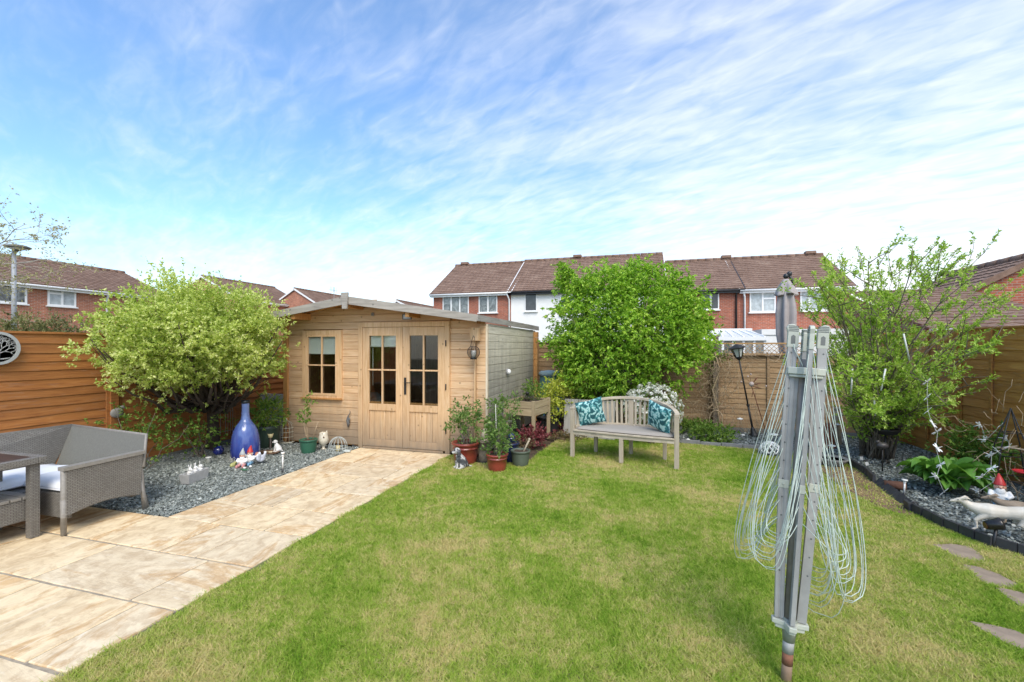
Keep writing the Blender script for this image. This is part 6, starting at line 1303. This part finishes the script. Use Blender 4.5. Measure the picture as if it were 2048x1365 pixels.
# running greyhounds
def hound(name,label,loc,rotz,m,sc):
    t=thing(name,label,'animal ornament',loc,rotz); t.scale=(sc,)*3; g=MB()
    g.tube([(-.27,0,.20),(-.18,0,.235),(-.05,0,.225),(.08,0,.215),(.15,0,.225),(.215,0,.25),(.26,0,.285)],[.045,.072,.058,.078,.06,.040,.030],14)
    g.ell((.285,0,.29),(.036,.024,.024)); g.tube([(.29,0,.288),(.335,0,.275),(.36,0,.268)],[.022,.015,.010],10)
    for s_2 in(-1,1):
        g.tube([(.275,s_2*.016,.305),(.235,s_2*.03,.325),(.205,s_2*.03,.32)],[.010,.013,.004],8)
        g.tube([(.10,s_2*.035,.19),(.18,s_2*.04,.12),(.12+s_2*.05,s_2*.04,.05),(.16+s_2*.06,s_2*.04,.012)],[.035,.020,.013,.012],8)
        g.tube([(-.20,s_2*.04,.20),(-.13,s_2*.05,.13),(-.22,s_2*.05,.07),(-.20+s_2*.04,s_2*.05,.012)],[.05,.03,.015,.013],8)
    g.tube([(-.28,0,.20),(-.36,0,.17),(-.42,0,.19)],[.014,.009,.005],8); g.build('body',m,t,remesh=.007)
    g=MB(); g.ell((.364,0,.269),.008,8); [g.ell((.30,s_2*.021,.297),.005,8) for s_2 in(-1,1)]; g.build('nose_and_eyes',IRON,t); g=MB(); g.tube([(.205,0,.245),(.215,0,.25)],[.038,.036],14); g.build('collar',plain('cream_trim',(.55,.5,.38)),t); return t
m,nt,b=mat('cream_hound'); nt.links.new(ramp(nt,noise(nt,coords(nt,'Object'),5,4,.6),[(.4,(.56,.51,.42)),(.6,(.66,.63,.56)),(.72,(.45,.35,.22))]),b.inputs['Base Color']); b.inputs['Roughness'].default_value=.55
pa=G(1985,1078); hound('greyhound_ornament','cream and white running greyhound statue on the slate behind the black spotlight',pa+Vector((.10,.09,.01)),R(165),m,.86)
hound('greyhound_ornament','brown and cream running greyhound statue behind the white one',G(2030,1060)+Vector((.16,.12,-.02)),R(158),plain('tan_brown',(.34,.26,.18),.7,.4,6),.80)
gnome('seated garden gnome with red and white hat by the obelisk at the far right',G(2003,1032)+Vector((.06,.12,.06)),R(-110),RED,BEARD,LB,1.25)
p=G(2003,1032)+Vector((.06,.12,0)); g=MB(); g.bx(-.14,.14,-.10,.10,-.02,.062); tag(g.build('stone_block',plain('tan_stone',(.30,.24,.17),.9,.2,12),bevel=.01),'squared tan stone block under the far right gnome','stone',loc=p)
# black spotlight
p=G(1987,1094); t=thing('spotlight','black garden spotlight on a spike beside the black edging at the right','light',p); g=MB(); g.tube([(0,0,-.03),(.0,0,.02),(.018,0,.16)],[.008,.012,.012],8); g.build('spike',BLACKP,t); g=MB(); g.tube([(-.05,-.0,.165),(.03,0,.185),(.045,0,.188)],[.032,.046,.05],18); g.build('head',plain('black_gloss',(.015,.014,.014),.3,.2),t); g=MB(); g.tube([(-.052,0,.1645),(-.055,0,.164)],.026,16); g.build('lens',plain('brown_lens',(.10,.03,.02),.15,bmp=0),t)
# obelisk
p=G(2010,975); p=Vector((3.55,5.75,0)); 
ap=PXp(1985,815,3.55); print('obelisk apex',ap); p=Vector((ap.x+.12,ap.y-.05,0)); t=thing('obelisk','thin black metal garden obelisk with bare climber stems near the right fence','obelisk',p); g=MB(); tipz=ap.z
for k in range(4):
    a=k*math.pi/2+.5; g.tube([(.24*math.cos(a),.24*math.sin(a),0),(.13*math.cos(a),.13*math.sin(a),tipz*.6),(-.12+.12+.0,0.,tipz)],.006,6)
for zz,rr in((tipz*.25,.205),(tipz*.5,.15),(tipz*.74,.09)): g.tube([(rr*math.cos(k*math.pi/2+.5),rr*math.sin(k*math.pi/2+.5),zz) for k in range(4)],.004,5,closed=True)
g.build('frame',IRON,t)
t=thing('bare_climber','pale bare climber stems straggling around the metal obelisk','plant',p); g=MB()
for i_ in range(42): a=Vector((random.gauss(0,.22),random.gauss(0,.25),random.uniform(.1,1.0))); g.tube(bend(a,a+Vector((random.gauss(0,.14),random.gauss(0,.16),random.gauss(.08,.10))),random.uniform(-.4,.4),4,.1),.0022,4)
for i_ in range(5): g.tube(bend((random.gauss(0,.1),random.gauss(0,.1),0),(random.gauss(0,.25),random.gauss(0,.3),random.uniform(.3,.5)),.2,5,.08),.003,5)
g.build('stems',TWIG,t)
DF=plain('pearl_white_plastic',(.74,.75,.74),.3,.05,bmp=0)
def dragonfly(parent,p,ang,tl):
    g=MB(); M=Matrix.Translation(p)@rz(ang)@ry(tl)@rx(.9)@Matrix.Scale(.92,4)
    g.tube([(0,0,0),(.02,0,0),(.07,0,0)],[.006,.005,.002],6)
    for sg in(-1,1):
        for fx,ln in((.012,.055),(-.004,.048)): g.ell((fx+.01,sg*ln*.55,.003),(.009,ln*.55,.0025),8,rz(-sg*.25 if fx>0 else sg*.2))
    g.v=[tuple(M@Vector(v)) for v in g.v]; g.build('dragonfly',DF,parent,True)
t=thing('dragonfly_lights','string of white dragonfly lights hanging from the open shrub','string lights',PT(1860,765,5.0)); pts=[(1855,765),(1854,795),(1856,822),(1864,848),(1875,865),(1872,897),(1881,928),(1874,952),(1888,985)]
w_=[PT(x,y,5.0-.09*k) for k,(x,y) in enumerate(pts)]; [dragonfly(t,q,random.uniform(0,6),random.uniform(-.6,.6)) for q in w_]; g=MB(); g.tube(w_,.0012,4); g.build('wire',DF,t,True)
t=thing('dragonfly_lights','string of white dragonfly lights draped over the metal obelisk','string lights',PT(1965,850,4.7)); pts=[(1962,850),(1972,880),(2002,851),(2014,877),(2020,893),(1996,903),(1983,912),(1982,935),(1964,955),(1990,962),(1957,984)]
w_=[PT(x,y,4.75-.04*k) for k,(x,y) in enumerate(pts)]; [dragonfly(t,q,random.uniform(0,6),random.uniform(-.6,.6)) for q in w_]; g=MB(); g.tube(w_,.0012,4); g.build('wire',DF,t,True)
p=PT(2046,944,4.3); t=thing('bird_feeder','bright red plastic dish hanging by the right fence at the photo edge','bird feeder',p); g=MB(); g.lathe([(.02,-.015),(.06,-.01),(.075,.01),(.068,.01),(.05,0)],20); g.build('dish',plain('bright_red',(.62,.03,.04),.35,.08,bmp=0),t); g=MB(); [g.tube([(.07*math.cos(k),.07*math.sin(k),.01),(0,0,.2)],.0015,4) for k in(0,2.1,4.2)]; g.build('cord',IRON,t)
t=thing('bracket_shelf','small weathered stick perch tied across the obelisk at the right','perch',PT(2025,898,4.6)); g=MB(); g.tube([(-.12,.02,0),(.0,0,.01),(.13,-.01,-.01)],.010,6); g.tube([(-.08,0,.01),(.04,.0,.03)],.006,5); g.build('stick',plain('driftwood',(.42,.35,.26)),t)
# white metal chimes in the shrub
for k,(a,b2,lb) in enumerate((((1704,772),(1703,792),'short thin white chime tube hanging lowest left in the open shrub'),((1771,738),(1762,782),'slanting white chime tube in the middle of the open shrub'),((1748,795),(1751,832),'upright white chime tube hanging above the iron feeder'),((1807,668),(1819,722),'long pale slanting chime tube high in the open shrub'),((1705,738),(1702,790),'long thin white chime tube at the left of the open shrub'))):
    if k==0: continue
    p=PT(*a,5.6); q=PT(*b2,5.6); t=thing('chime_tube',lb,'wind chime',p,0,'white chime tubes hanging in the open shrub'); g=MB(); g.tube([(0,0,0),q-p],.010,8); g.build('tube',plain('white_metal',(.62,.63,.62),.35,.08),t); g=MB(); g.tube([(0,0,0),(0,0,.12)],.0015,4); g.build('cord',IRON,t)
# log slab pieces at foot of right fence
# ---- parasol beyond the fence
tpx=10.0; pt=PT(1567,545,tpx); t=thing('closed_parasol','closed taupe garden parasol with black top standing beyond the back fence','parasol',(pt.x+.05,pt.y,0)); ax=Vector((pt.x+.05,pt.y,0)); CL=plain('taupe_cloth',(.35,.315,.305),.9,.1,6,bmp=.1)
g=MB(); g.tube([(.02,0,0),(0,0,3.1)],.025,10); g.lathe([(.28,0),(.28,.06),(.05,.10)],16); g.build('pole',BLACKP,t)
zt=pt.z
def cloth(zs,rs,folds,amp,ph):
    def fn(u,v):
        i=v*(len(zs)-1); k=min(int(i),len(zs)-2); f=i-k; z=zs[k]+(zs[k+1]-zs[k])*f; r=rs[k]+(rs[k+1]-rs[k])*f; a=u*2*math.pi
        rr=r*(1+amp*math.sin(folds*a+ph+v*.8)*min(1,v*2.5)); return Vector((rr*math.cos(a)+.0,rr*math.sin(a),z+.02*math.sin(3*a)*v))
    return fn
g=MB(); g.grid(cloth([zt-.22,zt-.5,zt-.9,zt-1.4,zt-1.85],[.09,.145,.17,.16,.10],6,.28,.4),72,24); g.build('canopy',CL,t,solid=.006)
g=MB(); g.grid(cloth([zt-.16,zt-.3,zt-.42,zt-.52],[.055,.13,.175,.205],5,.22,1.2),60,10); g.build('vent_flap',CL,t,solid=.006)
g=MB(); g.ell((.0,0,zt-.09),(.06,.05,.06)); g.ell((.07,0,zt-.04),(.055,.045,.06)); g.tube([(.05,0,zt-.05),(.13,0,zt-.2),(.18,.0,zt-.5)],[.03,.03,.02],8); g.build('top_joint',BLACKP,t)
# ---- street lamp
p=PT(28,690,14.9); t=thing('street_lamp','grey street lamp with a flat round head rising behind the left fence','street lamp',(p.x,p.y,-.1)); zt=PT(28,500,14.9).z; g=MB(); g.tube([(0,0,0),(0,0,1.2)],.10,12); g.tube([(0,0,1.2),(0,0,zt+.1)],[.072,.055],12); g.build('pole',plain('galvanised',(.33,.35,.37),.5,.12,8),t)
g=MB(); hx=Vector((ex[0],ex[1],0)); g.lathe([(.05,zt-.02),(.11,zt+.02),(.32,zt+.08),(.33,zt+.12),(.2,zt+.17),(.03,zt+.2)],20,c=hx*.12+Vector((0,0,.08))); g.tube([(0,0,zt),hx*.12+Vector((0,0,zt+.1))],.05,8); g.build('lamp_head',plain('lamp_grey',(.16,.155,.14),.6),t)
g=MB(); g.lathe([(.105,zt+.09),(.24,zt+.135)],20,c=hx*.12+Vector((0,0,.0))); g.build('diffuser',plain('clear_lens',(.5,.5,.48)),t)
# ================= ROTARY AIRER
base=G(1572,1362); top=PT(1617,650,2.17); up=(top-base); Lt=up.length; upn=up.normalized(); Mq=upn.to_track_quat('Z','Y').to_matrix().to_4x4()
yaw=R(-16+22); Ma=Mq@rz(yaw); print('airer',base,top,Lt)
t=AIR=thing('rotary_airer','folded grey rotary clothes airer with pale green cords on a rusty post in the lawn','clothes airer',base)
AL=plain('airer_grey_metal',(.33,.33,.318),.42,.12,14,metal=.0,bmp=.05); CP=plain('airer_cream_plastic',(.45,.47,.40),.45,.08,20,bmp=.05); CORD=plain('airer_cord',(.50,.57,.50),.55,.25,20,bmp=0); STEEL=plain('airer_post',(.21,.19,.165),.5,.2,16)
RU=plain('rusty_post',(.20,.085,.05),.85,.4,20); 
def W(x,y,z): return Ma@Vector((x,y,z))
ztop=Lt; zb=.300
g=MB(); g.tube([W(0,0,-.02),W(0,0,.135)],.0225,16); g.build('socket_post',plain('worn_post',(.30,.20,.14),.7,.25,14),t); g=MB(); g.tube([W(0,0,.08),W(0,0,.141)],.0235,16); g.build('rust_band',RU,t)
g=MB(); g.tube([W(0,0,.136),W(0,0,.20)],.0245,16); g.build('sleeve',AL,t)
g=MB(); g.tube([W(0,0,.19),W(0,0,.30)],[.026,.033],16); g.build('collar',plain('airer_green_grey',(.24,.26,.215),.5,.1),t)
g=MB(); g.tube([W(0,0,.28),W(0,0,1.54)],.027,16); g.build('post',STEEL,t)
# arms: bottom radius, top radius
arms=[]
for k in range(4):
    a=k*math.pi/2+math.pi/4; arms.append((math.cos(a),math.sin(a)))
rb,rt=.046,.060
def armp(k,z): 
    f=(z-zb)/(ztop-zb); r=rb+(rt-rb)*f+.012*math.sin(math.pi*f); return Vector((arms[k][0]*r,arms[k][1]*r,z))
ZT=[0,-.01,.0,-.015]
for k in range(4):
    g=MB(); a=Vector((arms[k][0],arms[k][1],0)); sd=Vector((-a.y,a.x,0)); zs=np.linspace(zb-.01,ztop-.10+ZT[k],7)
    prof=[(-.010,-.020),(.010,-.020),(.010,-.006),(.006,-.002),(.006,.002),(.010,.006),(.010,.020),(-.010,.020)]
    vs=[]
    for z in zs:
        c=armp(k,z); vs+=[Ma@(c+a*(v)+sd*u) for u,v in prof]
    n=8; fs=[(i*n+q,i*n+(q+1)%n,(i+1)*n+(q+1)%n,(i+1)*n+q) for i in range(6) for q in range(n)]+[tuple(reversed(range(n))),tuple(6*n+q for q in range(n))]
    g.add(vs,fs); ao=g.build('arm',AL,t,bevel=.0012,seg=1)
    # eyelet plugs down the arm
    g=MB()
    for i in range(13):
        z=ztop-.14-i*.088; c=armp(k,z); g.tube([Ma@(c-sd*.0105+a*.004),Ma@(c+sd*.0105+a*.004)],.0042,7)
    g.beam(Ma@(armp(k,ztop-.13)-a*.0),Ma@(armp(k,ztop-1.21)-a*.0),.004,.003,tuple(Ma.to_3x3()@a)); g.build('cord_guides',plain('dark_grey_plastic',(.10,.11,.11)),t)
    # tip cap: hooked plastic end with a slot and ridges
    g=MB(); c0=armp(k,ztop-.115+ZT[k]); c1=armp(k,ztop-.03+ZT[k])
    poly=[(-.024,0),(.024,0),(.024,.075),(.030,.098),(.022,.112),(.004,.116),(-.016,.106),(-.024,.09)]
    def fn(u,v,w,c0=c0,a=a,sd=sd): return Ma@(c0+a*u+sd*(w-.0105)+Vector((0,0,v)))
    g.prism(poly,.021,fn); g.build('tip_cap',CP,t,bevel=.003)
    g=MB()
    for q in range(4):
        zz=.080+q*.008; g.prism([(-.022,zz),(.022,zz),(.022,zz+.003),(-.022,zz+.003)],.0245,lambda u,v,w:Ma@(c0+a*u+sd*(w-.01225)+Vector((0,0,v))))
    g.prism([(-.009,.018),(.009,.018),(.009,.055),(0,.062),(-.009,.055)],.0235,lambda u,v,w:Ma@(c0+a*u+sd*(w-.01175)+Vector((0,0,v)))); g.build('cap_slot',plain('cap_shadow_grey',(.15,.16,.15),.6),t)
    # lower strut joint
    g=MB(); zz=.93; c=armp(k,zz); g.prism([(-.023,-.02),(.023,-.02),(.023,.02),(-.023,.02)],.024,lambda u,v,w:Ma@(c+a*u+sd*(w-.012)+Vector((0,0,v)))); g.tube([Ma@(c-sd*.016),Ma@(c+sd*.016)],.006,8); g.build('strut_joint',CP,t,bevel=.002)
    g=MB(); q0=armp(k,.93)-a*.018; q1=Vector((a.x*.036,a.y*.036,1.47)); g.beam(Ma@q0,Ma@q1,.013,.018,tuple(Ma.to_3x3()@a)); g.build('strut',AL,t)
# hubs
g=MB(); pl=[]
for k in range(4):
    for da,rr in((-.28,.082),(.28,.082),(.785,.060)): 
        aa=k*math.pi/2+math.pi/4+da; pl.append((rr*math.cos(aa),rr*math.sin(aa)))
zc=Lt-.245; g.prism(pl,.034,lambda u,v,w:Ma@Vector((u,v,zc+w))); g.prism([(u*.9,v*.9) for u,v in pl],.014,lambda u,v,w:Ma@Vector((u,v,zc-.0145+w))); g.build('top_hub',CP,t,bevel=.004)
g=MB(); pl2=[]
for k in range(4):
    for da,rr in((-.20,.078),(.20,.078),(.785,.038)): aa=k*math.pi/2+math.pi/4+da; pl2.append((rr*math.cos(aa),rr*math.sin(aa)))
g.prism(pl2,.022,lambda u,v,w:Ma@Vector((u,v,zb-.036+w))); g.prism([(u*.8,v*.8) for u,v in pl2],.018,lambda u,v,w:Ma@Vector((u,v,zb-.0545+w))); g.build('bottom_hub',CP,t,bevel=.003)
# cords: sagging loops between neighbouring arms
def cordloop(k,i,nl):
    k2=(k+1)%4; z0=ztop-.05-i*.092 if i==0 else ztop-.14-(i-1)*.088; A=armp(k,z0); B=armp(k2,z0); mid=(arms[k][0]+arms[k2][0],arms[k][1]+arms[k2][1]); ml=math.hypot(*mid); o=Vector((mid[0]/ml,mid[1]/ml,0)); lat=(B-A); lat.z=0; lat.normalize()
    f=i/(nl-1); bot=random.uniform(-.012,.012)+{0:.56,1:.50,2:.33,3:.46}[k]+f*(.22 if k==2 else .17); out={0:.18,1:.225,2:.07,3:.22}[k]*(1-.35*f)+random.uniform(-.02,.02); wide={0:.09,1:.105,2:.13,3:.105}[k]*(1-.5*f)+(.04 if k==2 else 0)+random.uniform(-.01,.01); skew=random.uniform(-.03,.03)
    bot=min(bot,z0-.10); depth=z0-bot; pts=[]; n=30
    for j in range(n+1):
        s=j/n; tau=abs(2*s-1); dn=1-tau**1.6; hz=1-tau**2.1
        c=A.lerp(B,s); wv_=(-1 if s>.5 else 1)*math.sqrt(tau)*(1-tau)*2.1
        p=c-Vector((0,0,depth*dn))+o*(out*hz)-lat*(wide*wv_)+lat*skew*dn; p+=a_tw[k]*dn; pts.append(Ma@p)
    g=MB(); g.tube(pts,.0017,6); return g
hor=Vector((c_,s_,0))
Mi=Ma.to_3x3().inverted(); L_=Mi@hor
a_tw=[Vector((0,0,0))]*4
# which side faces the viewer: push the side groups outwards
NLV=11
for k in range(4):
    mid=Vector((arms[k][0]+arms[(k+1)%4][0],arms[k][1]+arms[(k+1)%4][1],0)).normalized(); wd=Ma.to_3x3()@mid; print('side',k,round(wd.dot(hor),2),round(wd.dot(Vector((-s_,c_,0))),2))
for k in range(4):
    for i in range(NLV): cordloop(k,i,NLV).build('cord',CORD,t)
g=MB(); g.tube([Ma@(armp(0,ztop-.05)),Ma@Vector((.03,.05,ztop-.12)),Ma@Vector((-.01,.04,ztop-.2)),Ma@Vector((0,.03,zc+.03))],.0022,6); g.build('pull_cord',CORD,t)
print('objects',len(bpy.data.objects))
